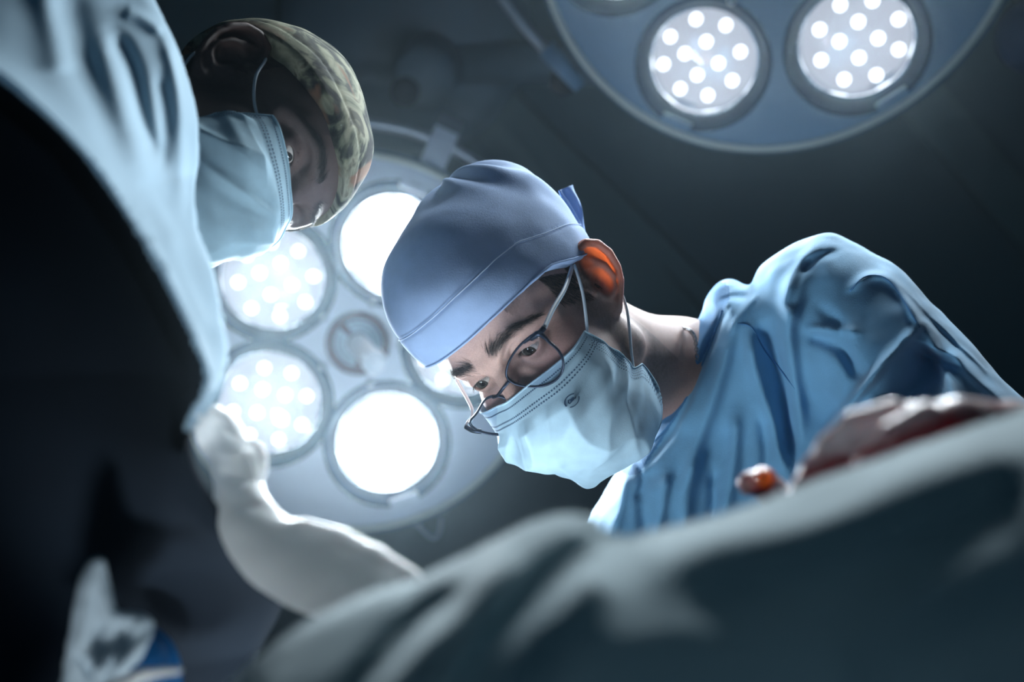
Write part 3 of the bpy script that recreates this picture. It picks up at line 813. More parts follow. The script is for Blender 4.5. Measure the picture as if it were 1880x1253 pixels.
# ------------------------------------------------------------------ the operating lamps
LED12 = [(-23, -73), (33, -65), (-68, -38), (0, -33), (65, -18), (-38, -8), (27, 6), (-77, 15), (-11, 31), (56, 37), (-41, 60), (13, 69)]
def lamp(name, label, ctr, d, Rr, normal_px, ring, rc, n, phase, blown, house, group=None, skip=(), roll=0, arm=True, strength=(4.5, .55)):
    C0 = P(ctr[0], ctr[1], d); tgt = P(*normal_px); w = tgt - C0; w /= np.linalg.norm(w)          # w: the way the lamp shines
    u = RT - w * (RT @ w); u /= np.linalg.norm(u); v = np.cross(w, u)                               # u: right, v: up in the picture
    M = np.eye(4); M[:3, 0] = u; M[:3, 1] = v; M[:3, 2] = w; M[:3, 3] = C0
    root = thing(name, label, 'surgical lamp', C0)
    mb = MB()
    prof = [(Rr * .05, -.075), (Rr * .5, -.07), (Rr * .85, -.045), (Rr * .985, -.012), (Rr, .0), (Rr * .99, .006), (Rr * .965, .008)]
    mb.lathe(prof, 120)
    # the front plate, with a round hole for every cell
    import mathutils.geometry as mg
    cs = [(ring * math.cos(phase + 2 * PI * k / n), -ring * math.sin(phase + 2 * PI * k / n)) for k in range(n)]
    ro = rc * 1.22; vs = []; es = []; nb = 120
    for i in range(nb): a = 2 * PI * i / nb; vs.append(Vector((Rr * .966 * math.cos(a), Rr * .966 * math.sin(a)))); es.append((i, (i + 1) % nb))
    for c in cs:
        b0 = len(vs); m_ = 56
        for i in range(m_):
            a = 2 * PI * i / m_; rr = ro; vs.append(Vector((c[0] + rr * math.cos(a), c[1] + rr * math.sin(a)))); es.append((b0 + i, b0 + (i + 1) % m_))
    for r in np.linspace(.15, .9, 8):
        for i in range(48):
            a = 2 * PI * i / 48 + r; q = Vector((Rr * r * math.cos(a), Rr * r * math.sin(a)))
            if all((q - Vector(c)).length > ro * 1.05 for c in cs): vs.append(q)
    ov, oe, of, *_ = mg.delaunay_2d_cdt(vs, es, [], 0, 1e-5)
    keep = []
    for f in of:
        c = sum((ov[i] for i in f), Vector((0, 0))) / len(f)
        if c.length < Rr * .967 and all((c - Vector(k)).length > ro * .995 for k in cs): keep.append(tuple(f))
    mb.add([(q.x, q.y, .008 - .03 * (1 - (q.length / Rr) ** 2) * 0) for q in ov], keep)
    hs = mb.build('housing', house, root, smooth=True, M=M)
    mb = MB(); an = np.linspace(0, 2 * PI, 120, endpoint=False)
    mb.tube(np.stack([Rr * .99 * np.cos(an), Rr * .99 * np.sin(an), an * 0 + .006], 1), .006, 10, closed=True); mb.build('rim', M_RIM, root, M=M)
    mb = MB(); mb.lathe([(Rr * 1.0, -.004), (Rr * 1.035, -.012), (Rr * 1.045, -.03), (Rr * 1.03, -.045), (Rr * .96, -.05)], 120); mb.build('outer_ring', M_RIMD, root, M=M)
    for k, c in enumerate(cs):
        if k in skip: continue
        o = (c[0], c[1], 0)
        mb = MB()
        mb.lathe([(ro, .008), (ro * .985, .0105), (ro * .95, .009), (rc * 1.02, -.010), (rc * 1.0, -.024)], 64, o)
        out = np.array(c) / np.linalg.norm(c)
        cell = mb.build('lamp_cell', M_CUP, root, M=M)
        mb = MB(); mb.lathe([(rc, -.024), (rc * .985, -.012), (rc * .955, -.012), (rc * .93, -.028), (rc * .90, -.038)], 64, o); mb.build('reflector', M_CHROME, cell, M=M)
        hot = k in blown
        hot_r = .82 if hot else .92; mb = MB(); mb.lathe([(rc * hot_r, -.039), (rc * .6, -.0385), (rc * .3, -.038), (.0001, -.038)], 48, o)
        mb.build('diffuser', M_DIFF_HOT if hot else M_DIFF, cell, M=M)
        rl = roll + k * .7; cr, sr = math.cos(rl), math.sin(rl)
        for (x, y) in LED12:
            y = -y
            X, Y = (x * cr - y * sr) / 104 * rc, (x * sr + y * cr) / 104 * rc
            mb = MB(); rr = rc * .108
            mb.lathe([(rr * 1.0, -.037), (rr * .97, -.031), (rr * .7, -.028), (rr * .35, -.0265), (.0001, -.026)], 20, (c[0] + X, c[1] + Y, 0))
            mb.build('led', M_LED_HOT if hot else M_LED, cell, M=M)
        # clear cover and the clip at the outer edge
        mb = MB(); mb.lathe([(rc * .97, -.010), (rc * .93, -.002), (rc * .5, .006), (.0001, .008)], 48, o); mb.build('cover', M_LCLR, cell, M=M)
        t = np.array([-out[1], out[0]]); bx = np.array(c) + out * rc * 1.13
        mb = MB(); Mx = np.array([[t[0], out[0], 0], [t[1], out[1], 0], [0, 0, 1]]); mb.box((bx[0], bx[1], .008), (rc * .28, rc * .07, .006), Mx); mb.build('clip', house, cell, smooth=False, M=M)
        bx = np.array(c) - out * rc * 1.22; mb = MB(); mb.lathe([(.0075, .008), (.0075, .012), (.004, .014), (.0001, .0145)], 16, (bx[0], bx[1], 0)); mb.build('screw', M_PIPE, cell, M=M)
        # the light this cell throws
        sp = bpy.data.lights.new('cell_light', 'SPOT'); sp.energy = 1.0; sp.spot_size = math.radians(70); sp.spot_blend = .5; sp.shadow_soft_size = rc * .8
        sp.color = (.84, .94, 1.0); so = bpy.data.objects.new('cell_light', sp); COL.objects.link(so)
        p3 = xf(M, (c[0], c[1], .03)); aim = tgt + (p3 - C0) * .2; dr = Vector(aim - p3)
        so.matrix_world = Matrix.Translation(p3) @ dr.to_track_quat('-Z', 'Y').to_matrix().to_4x4(); so['lamp'] = name; LIGHTS.append((name, k, so))
    return root, M
LIGHTS = []
M_DIFF = emitter('diffuser_soft', (226, 232, 245), .62); M_DIFF_HOT = emitter('diffuser_bright', (240, 246, 255), 4)
M_LED = emitter('led_soft', (250, 252, 255), 3.2); M_LED_HOT = emitter('led_bright', (250, 252, 255), 14)

LA, MLA = lamp('surgical_lamp', 'round white surgical lamp with five light cells and a maroon hub, between the two heads', (657, 630), 1.85, .350,
               (760, 760, .6), .196, .098, 5, math.radians(-70), (0, 2), M_HOUSE, roll=.2)
# index 0 at upper right, then clockwise: 1 right, 2 bottom, 3 lower left, 4 upper left
mb = MB(); mb.lathe([(.0001, .009), (.030, .0125), (.057, .0125), (.060, .009)], 64); hub = mb.build('hub', M_MAROON, LA, M=MLA)
M_PLATE = mat('label_grey', (158, 174, 186), .6)
def sector(a0, a1, r0, r1, z, m, par, M, name='label_plate'):
    t = np.linspace(a0, a1, 40); V = np.r_[np.c_[r1 * np.cos(t), r1 * np.sin(t), t * 0 + z], np.c_[r0 * np.cos(t), r0 * np.sin(t), t * 0 + z], np.c_[r1 * np.cos(t), r1 * np.sin(t), t * 0 + z - .0012], np.c_[r0 * np.cos(t), r0 * np.sin(t), t * 0 + z - .0012]]
    n = 40; Fc = [(i, i + 1, n + i + 1, n + i) for i in range(n - 1)] + [(i + 1, i, 2 * n + i, 2 * n + i + 1) for i in range(n - 1)] + [(n + i, n + i + 1, 3 * n + i + 1, 3 * n + i) for i in range(n - 1)]
    mb = MB(); mb.add(V, Fc); return mb.build(name, m, par, M=M, smooth=False)
sector(math.radians(-62), math.radians(120), .020, .043, .0150, M_PLATE, hub, MLA)
sector(math.radians(142), math.radians(262), .020, .043, .0150, M_PLATE, hub, MLA)
for grp in (((-5, 112, .037), (10, 105, .030)), ((155, 250, .037), (165, 240, .030))):
    mb = MB()
    for a0, a1, rr in grp:
        a = a0
        while a < a1:
            t = math.radians(a); mb.box((rr * math.cos(t), rr * math.sin(t), .0156), (.0012, .0018 + .0012 * random.random(), .0003), np.array([[math.cos(t), -math.sin(t), 0], [math.sin(t), math.cos(t), 0], [0, 0, 1]])); a += 6 + 5 * random.random()
    mb.build('printed_lettering', M_PRINT, hub, smooth=False, M=MLA)
mb = MB(); mb.lathe([(.019, .0), (.020, .03), (.0185, .075), (.0205, .100), (.0205, .118), (.0185, .121), (.0165, .1175), (.0001, .117)], 32)
for k in range(3):
    a = 2 * PI * k / 3 + .5; mb.box((.0205 * math.cos(a), .0205 * math.sin(a), .098), (.0035, .005, .017), np.array([[math.cos(a), -math.sin(a), 0], [math.sin(a), math.cos(a), 0], [0, 0, 1]]))
Rg = np.array(Matrix.Rotation(math.radians(13), 3, 'Y') @ Matrix.Rotation(math.radians(16), 3, 'X')); mb.V = [np.asarray(v) @ Rg.T + np.array([0, 0, .010]) for v in mb.V]
mb.build('grip', M_WHITE, LA, M=MLA)
# curved rail round its upper right, with the joint block, and the hook below
an = np.radians(np.linspace(108, 22, 40)); mb = MB(); mb.tube(np.stack([.415 * np.cos(an), .415 * np.sin(an) * 1.0, an * 0 - .05], 1), .011, 12); rail = mb.build('rail', M_PIPE, LA, M=MLA)
a = math.radians(67); Mz = np.array([[-math.sin(a), math.cos(a), 0], [math.cos(a), math.sin(a), 0], [0, 0, 1]])
mb = MB(); mb.box((.40 * math.cos(a), .40 * math.sin(a), -.055), (.024, .040, .022), Mz)
blk = mb.build('joint_block', M_HOUSE, LA, smooth=False, M=MLA)
mb = MB(); mb.box((.452 * math.cos(a), .452 * math.sin(a), -.06), (.026, .018, .026), Mz); mb.build('end_cap', M_BLOCK, blk, smooth=False, M=MLA)
for a in (106, 24):
    a = math.radians(a); mb = MB(); mb.tube([(.415 * math.cos(a), .415 * math.sin(a), -.05), (.36 * math.cos(a), .36 * math.sin(a), -.045)], .009, 10); mb.build('rail_end', M_PIPE, rail, M=MLA)
inv = np.linalg.inv(MLA)
def on_plane(px, py, z):
    w0 = (inv @ np.r_[CAM, 1])[:3]; w1 = (inv @ np.r_[P(px, py, 1.0), 1])[:3]; v = w1 - w0; t = (z - w0[2]) / v[2]; return w0 + t * v
mb = MB(); mb.tube(cat([on_plane(*q, -.03) for q in [(625, 972), (660, 972), (720, 966), (762, 962), (778, 976), (796, 988), (807, 978), (810, 952)]], 8), .0042, 8); mb.build('hook', M_PIPE, LA, M=MLA)
# dome behind and the stem that carries it
mb = MB(); mb.lathe([(.12, -.07), (.11, -.10), (.05, -.115), (.0001, -.116)], 48); mb.build('back_dome', M_HOUSE2, LA, M=MLA)

LB, MLB = lamp('surgical_lamp', 'larger blue grey surgical lamp cut off by the top edge, six round cells', (1412, -150), 1.50, .362,
               (1290, 300, .6), .238, .091, 6, math.radians(109), (), M_HOUSE2, roll=.0)

# ------------------------------------------------------------------ ceiling, trims, lamp arms
CZ = 3.25
mb = MB(); mb.box((0, 1.5, CZ + .05), (6, 6, .05)); o = mb.build('ceiling', M_CEIL, smooth=False); o['kind'] = 'structure'
def at_z(px, py, z):
    v = P(px, py, 1.0) - CAM; return CAM + v * (z - CAM[2]) / v[2]
def strip(name, a, b, w, h, m):
    a = at_z(*a, CZ - h); b = at_z(*b, CZ - h); t = (b - a) / np.linalg.norm(b - a); n = np.cross(t, [0, 0, 1]); mb = MB()
    mb.box((a + b) / 2 + [0, 0, h / 2 - .001], (np.linalg.norm(b - a) / 2, w / 2, h / 2), np.stack([t, n, [0, 0, 1]], 1)); o = mb.build(name, m, smooth=False); o['kind'] = 'structure'; return o
strip('trim_1', (800, 90), (1290, 640), .12, .03, M_TRIM)
strip('trim_2', (905, 160), (1360, 600), .05, .05, M_TRIM)
strip('trim_3', (1650, 130), (1950, 480), .10, .03, M_TRIM)
# the mount on the ceiling that carries both lamps
mt = thing('lamp_mount', 'dark round ceiling mount with arms above the two lamps', 'lamp mount', at_z(760, 70, CZ))
q = at_z(745, 60, CZ - .02); mb = MB(); mb.lathe([(.0001, -.08), (.22, -.08), (.27, -.05), (.28, .0)], 64, (q[0], q[1], CZ)); mb.build('ceiling_cover', M_ARM, mt)
q2 = P(790, 120, 2.15); mb = MB(); mb.lathe([(.0001, -.16), (.052, -.16), (.064, -.145), (.066, .0), (.05, .02)], 48, (q2[0], q2[1], q2[2])); mb.tube([(q2[0], q2[1], q2[2]), (q2[0], q2[1], CZ - .05)], .045, 24); mb.build('joint', M_ARM, mt)
a = P(800, 115, 2.2); b = P(1130, 118, 2.1); mb = MB(); mb.tube([a, b], .045, 16); mb.build('arm', M_ARM, mt)
a = P(1130, 118, 2.1); b = xf(MLB, (-.05, .02, -.21)); mb = MB(); mb.tube(cat([a, (a + b) / 2 + np.array([0, 0, .08]), b], 8), .035, 16); mb.build('arm', M_ARM, mt)
a = P(780, 60, 2.25); b = xf(MLA, (.1, .50, -.16)); mb = MB(); mb.tube(cat([a, (a * .4 + b * .6) + np.array([0, 0, .12]), b], 8), .03, 16); mb.build('arm', M_DARKM, mt)
# fork and knob at the edge of the larger lamp
invB = np.linalg.inv(MLB)
def on_b(px, py, z):
    w0 = (invB @ np.r_[CAM, 1])[:3]; w1 = (invB @ np.r_[P(px, py, 1.0), 1])[:3]; v = w1 - w0; t = (z - w0[2]) / v[2]; return w0 + t * v
mb = MB(); mb.tube(cat([on_b(*q, -.03) for q in [(880, -60), (925, 0), (960, 45), (1000, 90), (1030, 130)]], 8), .010, 12); yk = mb.build('yoke', M_PIPE, LB, M=MLB)
mb = MB(); mb.tube([on_b(1002, 88, -.02), on_b(1065, 160, -.02)], [.018, .012], 12); mb.build('bracket', M_HOUSE2, LB, M=MLB)
mb = MB(); c0 = on_b(1035, 148, -.05); mb.lathe([(.0001, .01), (.024, .01), (.027, .0), (.024, -.03), (.0001, -.03)], 24, c0); mb.build('knob', M_DARKM, LB, M=MLB)
mb = MB(); mb.lathe([(.14, -.07), (.12, -.11), (.05, -.13), (.0001, -.13)], 48); mb.build('back_dome', M_HOUSE2, LB, M=MLB)
# a third lamp just entering at the right edge
q = P(1905, 62, 1.5); mb = MB(); th = np.linspace(0, PI, 20); mb.lathe([(max(.06 * math.sin(t), 1e-4), .05 * math.cos(t)) for t in th], 40, q)
sat = thing('side_lamp', 'small dark blue rounded lamp at the far right, beside the larger surgical lamp', 'lamp', q); mb.build('shell', M_CUP, sat)
mb = MB(); mb.tube([q, q + np.array([.15, 0, .3]), (q[0] + .3, q[1], CZ)], .02, 12); mb.build('arm', M_ARM, sat)

# ------------------------------------------------------------------ the left surgeon
RB = [[0.229, 0.5591, 0.7969], [0.7307, -0.6396, 0.2388], [0.6432, 0.5276, -0.555]]
Uu, _s, Vv_ = np.linalg.svd(np.array(RB)); RB = Uu @ Vv_; TB = [-.2536, .1773, -.8803]
MBm = to_m(RB, TB)
asst = thing('person', 'person in printed olive cap and pale blue mask, head behind a draped arm, upper left', 'person', MBm[:3, 3])
neckB = [tuple(to_local(MBm, P(180, 230, 1.0))), tuple(to_local(MBm, P(60, 260, 1.02)))]
paintB = lambda V: skin_paint(V, (96, 76, 74), (40, 34, 36), (22, 18, 18), (110, 70, 66), 31)
bodyB = body_mesh('body', head_sdf(neckB, lid=.05), MBm, (-.105, -.225, -.225), (.105, .13, .145), .002, paintB, M_SKIN_B, asst)
gzB = (-.1, 1, -.45)
eyeball(MBm, asst, 1, gzB, M_IRIS2); eyeball(MBm, asst, -1, gzB, M_IRIS2)
sdfB = head_sdf(neckB, lid=.05, sides=())
for sd in (-1, 1):
    r_, d_, b_ = brow(sd, MBm, asst, 360); hair('eyebrow', r_, d_, .0085, .00013, sdfB, MBm, asst)
# printed cap: olive and grey cloth with rust coloured patches
m = mat('printed_cap', (120, 122, 104), .85, bump=.5, bscale=1600, weave=.4); nt = m.node_tree; N = nt.nodes; Lk = nt.links
tc = N.new('ShaderNodeTexCoord'); mp = N.new('ShaderNodeMapping'); mp.inputs['Scale'].default_value = (1, 1, 1)
n1 = N.new('ShaderNodeTexNoise'); n1.inputs['Scale'].default_value = 26; n1.inputs['Detail'].default_value = 4; n1.inputs['Distortion'].default_value = 1.4
r1 = N.new('ShaderNodeValToRGB'); r1.color_ramp.interpolation = 'LINEAR'
for i, (p, c) in enumerate(((.36, (34, 38, 40)), (.44, (74, 78, 68)), (.50, (134, 138, 116)), (.60, (172, 170, 146)), (.70, (92, 92, 78)))):
    e = r1.color_ramp.elements[i] if i < 2 else r1.color_ramp.elements.new(p); e.position = p; e.color = s2l(c)
n2 = N.new('ShaderNodeTexNoise'); n2.inputs['Scale'].default_value = 10; n2.inputs['Detail'].default_value = 3; n2.inputs['Distortion'].default_value = 1.6
r2 = N.new('ShaderNodeValToRGB'); r2.color_ramp.elements[0].position = .57; r2.color_ramp.elements[0].color = (0, 0, 0, 1); r2.color_ramp.elements[1].position = .66; r2.color_ramp.elements[1].color = (1, 1, 1, 1)
mx = N.new('ShaderNodeMix'); mx.data_type = 'RGBA'; mx.inputs[7].default_value = s2l((142, 104, 80))
Lk.new(tc.outputs['Object'], mp.inputs[0]); Lk.new(mp.outputs[0], n1.inputs['Vector']); Lk.new(mp.outputs[0], n2.inputs['Vector'])
Lk.new(n1.outputs['Fac'], r1.inputs[0]); Lk.new(n2.outputs['Fac'], r2.inputs[0]); Lk.new(r2.outputs[0], mx.inputs[0]); Lk.new(r1.outputs[0], mx.inputs[6]); Lk.new(mx.outputs[2], N['Principled BSDF'].inputs['Base Color'])
M_PCAP = m
cutB = ([-.15, -.09, -.02, .01, .035, .06, .095, .13], [-.030, -.010, .034, .046, .052, .057, .064, .066])
def shapeB(X):
    d = ell(X, (.004, -.006, .044), (.0890, .1085, .090))
    return smin(d, ell(X, (0, -.045, .085), (.062, .066, .055)), .03)
def foldsB(V):
    x, y, z = V.T
    return .0022 * vnoise(V, 22, 15) + .0012 * vnoise(V, 50, 16) + .002 * np.sin(x * 90 + 3 * vnoise(V, 14, 2)) * np.clip((z - .1) / .03, 0, 1)
capB = finish(cap_mesh(MBm, asst, M_PCAP, cutB, shapeB, foldsB), asst); capB['label'] = 'olive grey printed scrub cap with rust brown patches'
def shiftB(full):
    f = full.copy(); s = np.abs(f[..., 0]) / .07; f[..., 2] += .003 + .010 * s; f[:, (0, -1), 1] += .010; f[:, (0, -1), 0] *= .94; f[..., 1] += .002; f[-1, :, 2] -= .008
    return f
SB = mask_surface(shiftB, seed=8)
make_mask(MBm, asst, SB, M_MASK2, 'pale blue pleated face mask', loops=[[(np.sign(q[i][0]) * (abs(q[i][0]) * (.94 if i == 0 else 1)), q[i][1] + (.011 if i == 0 else .004 if i == 1 else 0), q[i][2] + (.012 if i == 0 else .004 if i == 1 else 0)) for i in range(len(q))] for q in loopsA])

# his gown: one lit flank of hanging cloth, its dark shaded front, and a raised shoulder
sg = Sculpt(.55)
outG = [(-160, -160), (240, -160), (268, -50), (298, 22), (332, 95), (356, 175), (363, 260), (364, 400), (384, 470), (408, 560), (421, 630), (417, 690), (398, 735), (372, 770), (352, 800), (362, 860), (392, 920),
        (430, 975), (480, 1040), (520, 1100), (470, 1220), (430, 1420), (-160, 1420)]
edge = cat([(-160, 80), (-60, 110), (0, 145), (60, 192), (130, 255), (200, 345), (268, 450), (326, 560), (368, 650), (380, 705), (352, 760), (330, 820)], 6)
outp = cat([(268, -160), (268, -50), (298, 22), (332, 95), (356, 175), (363, 260), (364, 400), (384, 470), (408, 560), (421, 630), (417, 690), (398, 735), (372, 770)], 6)
def dG(x, y):
    d1, _ = pdist(x, y, edge); d2, _ = pdist(x, y, outp)
    # which side of the edge
    xe = np.interp(y, edge[:, 1], edge[:, 0]); lit = (x > xe) & (y < 765)
    t = d1 / (d1 + d2 + 1e-6)
    front = .50 + .00006 * np.clip(y - 700, 0, 600)
    return np.where(lit, front + .17 * t ** .8 * np.clip((d1 + d2) / 150, .25, 1), front + .00022 * np.clip(d1, 0, 400))
fg = sg.slab(outG, 26, 26, dG)
V, Q = nets(fg, (-120, -120, -160), (560, 1340, 480), 7); V = relax(V, Q, 3)
strokesG = [([(210, 60), (240, 130), (262, 220), (290, 300)], 16, -40), ([(180, 60), (205, 150), (240, 260), (290, 380)], 26, 26), ([(300, 60), (325, 160), (335, 260), (330, 380)], 14, 20),
    ([(290, 140), (305, 220), (300, 320)], 12, -18), ([(230, 20), (260, 30), (300, 60)], 12, 18), ([(120, -20), (150, 90), (180, 170), (240, 300)], 30, -22),
    ([(80, -40), (100, 60), (110, 140)], 30, 26), ([(250, 330), (290, 450), (340, 560), (385, 640)], 22, -22), ([(300, 420), (345, 520), (380, 610)], 20, 20), ([(345, 230), (350, 330), (345, 420)], 10, -10)]
V = sg.folds(V, Q, strokesG, [(.008, 5, 21)])
# lit flank pale; beyond the light's edge the shade is painted near-black navy
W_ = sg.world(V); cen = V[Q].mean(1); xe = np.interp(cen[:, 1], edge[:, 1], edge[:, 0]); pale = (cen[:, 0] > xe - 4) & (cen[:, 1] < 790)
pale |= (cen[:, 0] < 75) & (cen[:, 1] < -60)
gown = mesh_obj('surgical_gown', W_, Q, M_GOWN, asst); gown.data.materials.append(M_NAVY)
gown.data.polygons.foreach_set('material_index', (~pale).astype(np.int32)); gown['label'] = 'pale blue surgical gown, its shaded underside coloured dark navy'

# his gloved arm: cuff, wrist, hand with the fingers closing down behind the drape
sh = Sculpt(.52)
def fh(X):
    q = sh.q
    d = chain(X, [(372, 758, q(.60)), (405, 800, q(.58)), (432, 850, q(.56))], [30, 40, 40], 20)
    d = smin(d, ell(X, (468, 850, q(.565)), (24, 40, 26)), 10)
    arm = cat([(436, 878, q(.56)), (448, 945, q(.548)), (500, 1015, q(.532)), (590, 1058, q(.515)), (700, 1100, q(.495))], 5)
    d = smin(d, chain(X, [tuple(a_) for a_ in arm], list(np.interp(np.linspace(0, 1, len(arm)), [0, .25, .5, .75, 1], [44, 54, 68, 78, 66]))), 26)
    for k, (dy, L, dd) in enumerate(((-14, 128, .0), (14, 140, .004), (42, 128, .010), (68, 104, .018))):     # four fingers
        a = (690, 1060 + dy * .8, q(.497 + dd)); b = (690 + L * .5, 1090 + dy, q(.490 + dd)); c = (700 + L * .85, 1125 + dy * 1.1, q(.492 + dd)); e = (690 + L, 1165 + dy * 1.1, q(.492 + dd))
        d = smin(d, chain(X, [a, b, c, e], [27, 24, 21, 18], 8), 9)
    d = smin(d, chain(X, [(560, 985, q(.522)), (620, 1000, q(.512)), (690, 1030, q(.500)), (745, 1064, q(.492))], [34, 30, 25, 20], 10), 26)   # thumb
    return d
V, Q = nets(fh, (320, 700, -240), (880, 1300, 260), 5); V = relax(V, Q, 10)
V = sh.folds(V, Q, [([(395, 770), (430, 800), (465, 812)], 8, -10), ([(400, 870), (440, 880), (490, 885)], 8, -12), ([(440, 930), (480, 930), (520, 930)], 9, -8), ([(385, 820), (420, 835), (450, 828)], 8, 8)], [(.03, 2.5, 41)])
gl_ = mesh_obj('glove', sh.world(V), Q, M_GLOVE, asst); gl_['label'] = 'white gloved hand'

# ------------------------------------------------------------------ the drapes over the table
sd1 = Sculpt(.35)
outD = [(300, 1420), (380, 1300), (430, 1240), (500, 1180), (600, 1118), (700, 1075), (770, 1056), (860, 1012), (940, 970), (1000, 948), (1055, 938), (1092, 944), (1116, 968), (1150, 982), (1210, 968), (1340, 936), (1480, 884),
        (1600, 842), (1740, 792), (1880, 748), (2050, 690), (2060, 1420)]
top1 = cat(outD[1:-1], 6)
def dD(x, y):
    yt = np.interp(x, top1[:, 0], top1[:, 1]); b = np.clip(y - yt, 0, 600)
    return .40 - .10 * (1 - np.exp(-b / 130.)) + .00012 * np.clip(b - 200, 0, 500)
fd = sd1.slab(outD, 110, 50, dD)
V, Q = nets(fd, (300, 660, -320), (1990, 1360, 420), 9); V = relax(V, Q, 2)
strokesD = [([(1120, 985), (1030, 1040), (950, 1110), (880, 1190), (820, 1290), (760, 1400)], 26, -120), ([(860, 1078), (760, 1140), (690, 1210), (620, 1300), (560, 1400)], 22, -110),
    ([(960, 1000), (900, 1060), (820, 1120), (740, 1210), (680, 1300), (620, 1400)], 34, 55), ([(1110, 1040), (1040, 1110), (970, 1200), (930, 1300)], 40, 50), ([(760, 1075), (650, 1120), (540, 1190), (460, 1280)], 30, 24),
    ([(1050, 962), (1085, 968), (1112, 985)], 9, -22), ([(1180, 1010), (1400, 975), (1640, 890), (1880, 800)], 55, 40), ([(1240, 1110), (1500, 1060), (1760, 960), (1900, 890)], 70, -60), ([(1880, 1000), (1700, 1120), (1560, 1260)], 60, 30)]
V = relax(sd1.folds(V, Q, [(q[0], q[1] * 1.1, q[2] * 1.6) for q in strokesD], [(.006, 6, 51)]), Q, 2)
dr = mesh_obj('surgical_drape', sd1.world(V), Q, M_DRAPE); tag(dr, 'grey green surgical drape in soft heavy folds across the foreground', 'drape')

# bloodied gloved hand of the right surgeon above the drape
m = mat('bloodied_glove', (226, 210, 206), .35, spec=.6, sss=.15, scale=.015); nt = m.node_tree; N = nt.nodes; Lk = nt.links
tc = N.new('ShaderNodeTexCoord'); n1 = N.new('ShaderNodeTexNoise'); n1.inputs['Scale'].default_value = 26; n1.inputs['Detail'].default_value = 3
at = N.new('ShaderNodeAttribute'); at.attribute_name = 'skin'
ad = N.new('ShaderNodeMath'); ad.operation = 'MULTIPLY'
r1 = N.new('ShaderNodeMapRange'); r1.inputs[1].default_value = .34; r1.inputs[2].default_value = .50
mx = N.new('ShaderNodeMix'); mx.data_type = 'RGBA'; mx.inputs[6].default_value = s2l((232, 216, 216)); mx.inputs[7].default_value = s2l((140, 8, 24))
Lk.new(tc.outputs['Object'], n1.inputs['Vector']); Lk.new(n1.outputs['Fac'], r1.inputs['Value']); Lk.new(r1.outputs[0], ad.inputs[0]); Lk.new(at.outputs['Fac'], ad.inputs[1])
Lk.new(ad.outputs[0], mx.inputs[0]); Lk.new(mx.outputs[2], N['Principled BSDF'].inputs['Base Color']); M_BG = m
sb = Sculpt(.455)
def fb(X):
    q = sb.q
    d = ell(X, (1680, 830, q(.565 * .82)), (150, 92, 70))
    for k, (x, y, L) in enumerate(((1600, 760, 0), (1580, 800, 8), (1566, 838, 12), (1560, 872, 6))):
        d = smin(d, chain(X, [(x + 40, y + 4, q(.55 * .82 + .006 * k)), (x - 30 - L, y + 22, q(.552 * .82 + .006 * k)), (x - 78 - L, y + 62, q(.56 * .82 + .006 * k)), (x - 100 - L, y + 104, q(.57 * .82 + .006 * k))], [32, 28, 24, 20], 10), 14)
    d = smin(d, chain(X, [(1760, 800, q(.452)), (1860, 808, q(.50)), (1950, 850, q(.60)), (1900, 880, q(.72)), (1800, 850, q(.82))], [72, 66, 60, 54, 50], 30), 30)
    d = smin(d, chain(X, [(1700, 770, q(.52 * .82)), (1640, 800, q(.515 * .82)), (1590, 850, q(.52 * .82))], [34, 28, 22], 8), 10)
    return d
V, Q = nets(fb, (1380, 660, -260), (2060, 1010, 1640), 7); V = relax(V, Q, 2)
dd, _ = pdist(V[:, 0], V[:, 1], [(1480, 880), (1560, 850), (1660, 815), (1740, 780), (1840, 775)]); att = np.clip(1.2 - dd / 44, 0, 1)
g2 = mesh_obj('glove', sb.world(V), Q, M_BG, surg, uvcol=np.repeat(att[:, None], 3, 1)); g2['label'] = 'white glove smeared with dark red blood'
# a finger tip with blood and an orange blob coloured as light through the finger
sf = Sculpt(.55)
def ff(X):
    q = sf.q; d = chain(X, [(1420, 905, q(.58)), (1400, 885, q(.56)), (1375, 888, q(.55))], [30, 26, 22], 10)
    return d
V, Q = nets(ff, (1330, 840, -60), (1470, 950, 100), 4)
dd = np.hypot(V[:, 0] - 1388, V[:, 1] - 885); att = np.clip(1.9 - dd / 30, 0, 1)
tp = mesh_obj('gauze_ball', sf.world(V), Q, M_BG, None, uvcol=np.repeat(att[:, None], 3, 1)); tag(tp, 'small blood stained gauze ball resting on the drape ridge', 'gauze')
mb = MB(); c = P(1405, 878, .525); th = np.linspace(0, PI, 14); mb.lathe([(max(.0050 * math.sin(t), 1e-5), .0042 * math.cos(t)) for t in th], 24, c); b = mb.build('orange_light_blob', M_ORANGE); tag(b, 'small orange blob standing for light through a fingertip, beside the blood stained gauze ball', 'light_spot')

# ------------------------------------------------------------------ crumpled towel and dark blue basin at the lower left
st_ = Sculpt(.50)
outT = [(150, 1056), (166, 1030), (186, 1024), (198, 1042), (204, 1080), (214, 1118), (240, 1124), (268, 1130), (284, 1146), (276, 1176), (256, 1212), (236, 1240), (210, 1330), (90, 1330), (112, 1250), (122, 1190), (132, 1130), (138, 1090)]
fT = st_.slab(outT, 22, 26, lambda x, y: .50 + .0001 * (y - 1100))
V, Q = nets(fT, (70, 990, -70), (310, 1330, 90), 3.2)
V = st_.folds(V, Q, [([(190, 1140), (175, 1180), (160, 1250)], 7, -14), ([(225, 1150), (210, 1200), (190, 1260)], 7, -12), ([(260, 1140), (240, 1190), (215, 1240)], 9, 12), ([(165, 1060), (160, 1120), (150, 1190)], 9, 10), ([(140, 1200), (165, 1240), (170, 1300)], 8, -12), ([(180, 1050), (190, 1110), (205, 1150)], 8, 8)], [(.05, 2.5, 61)])
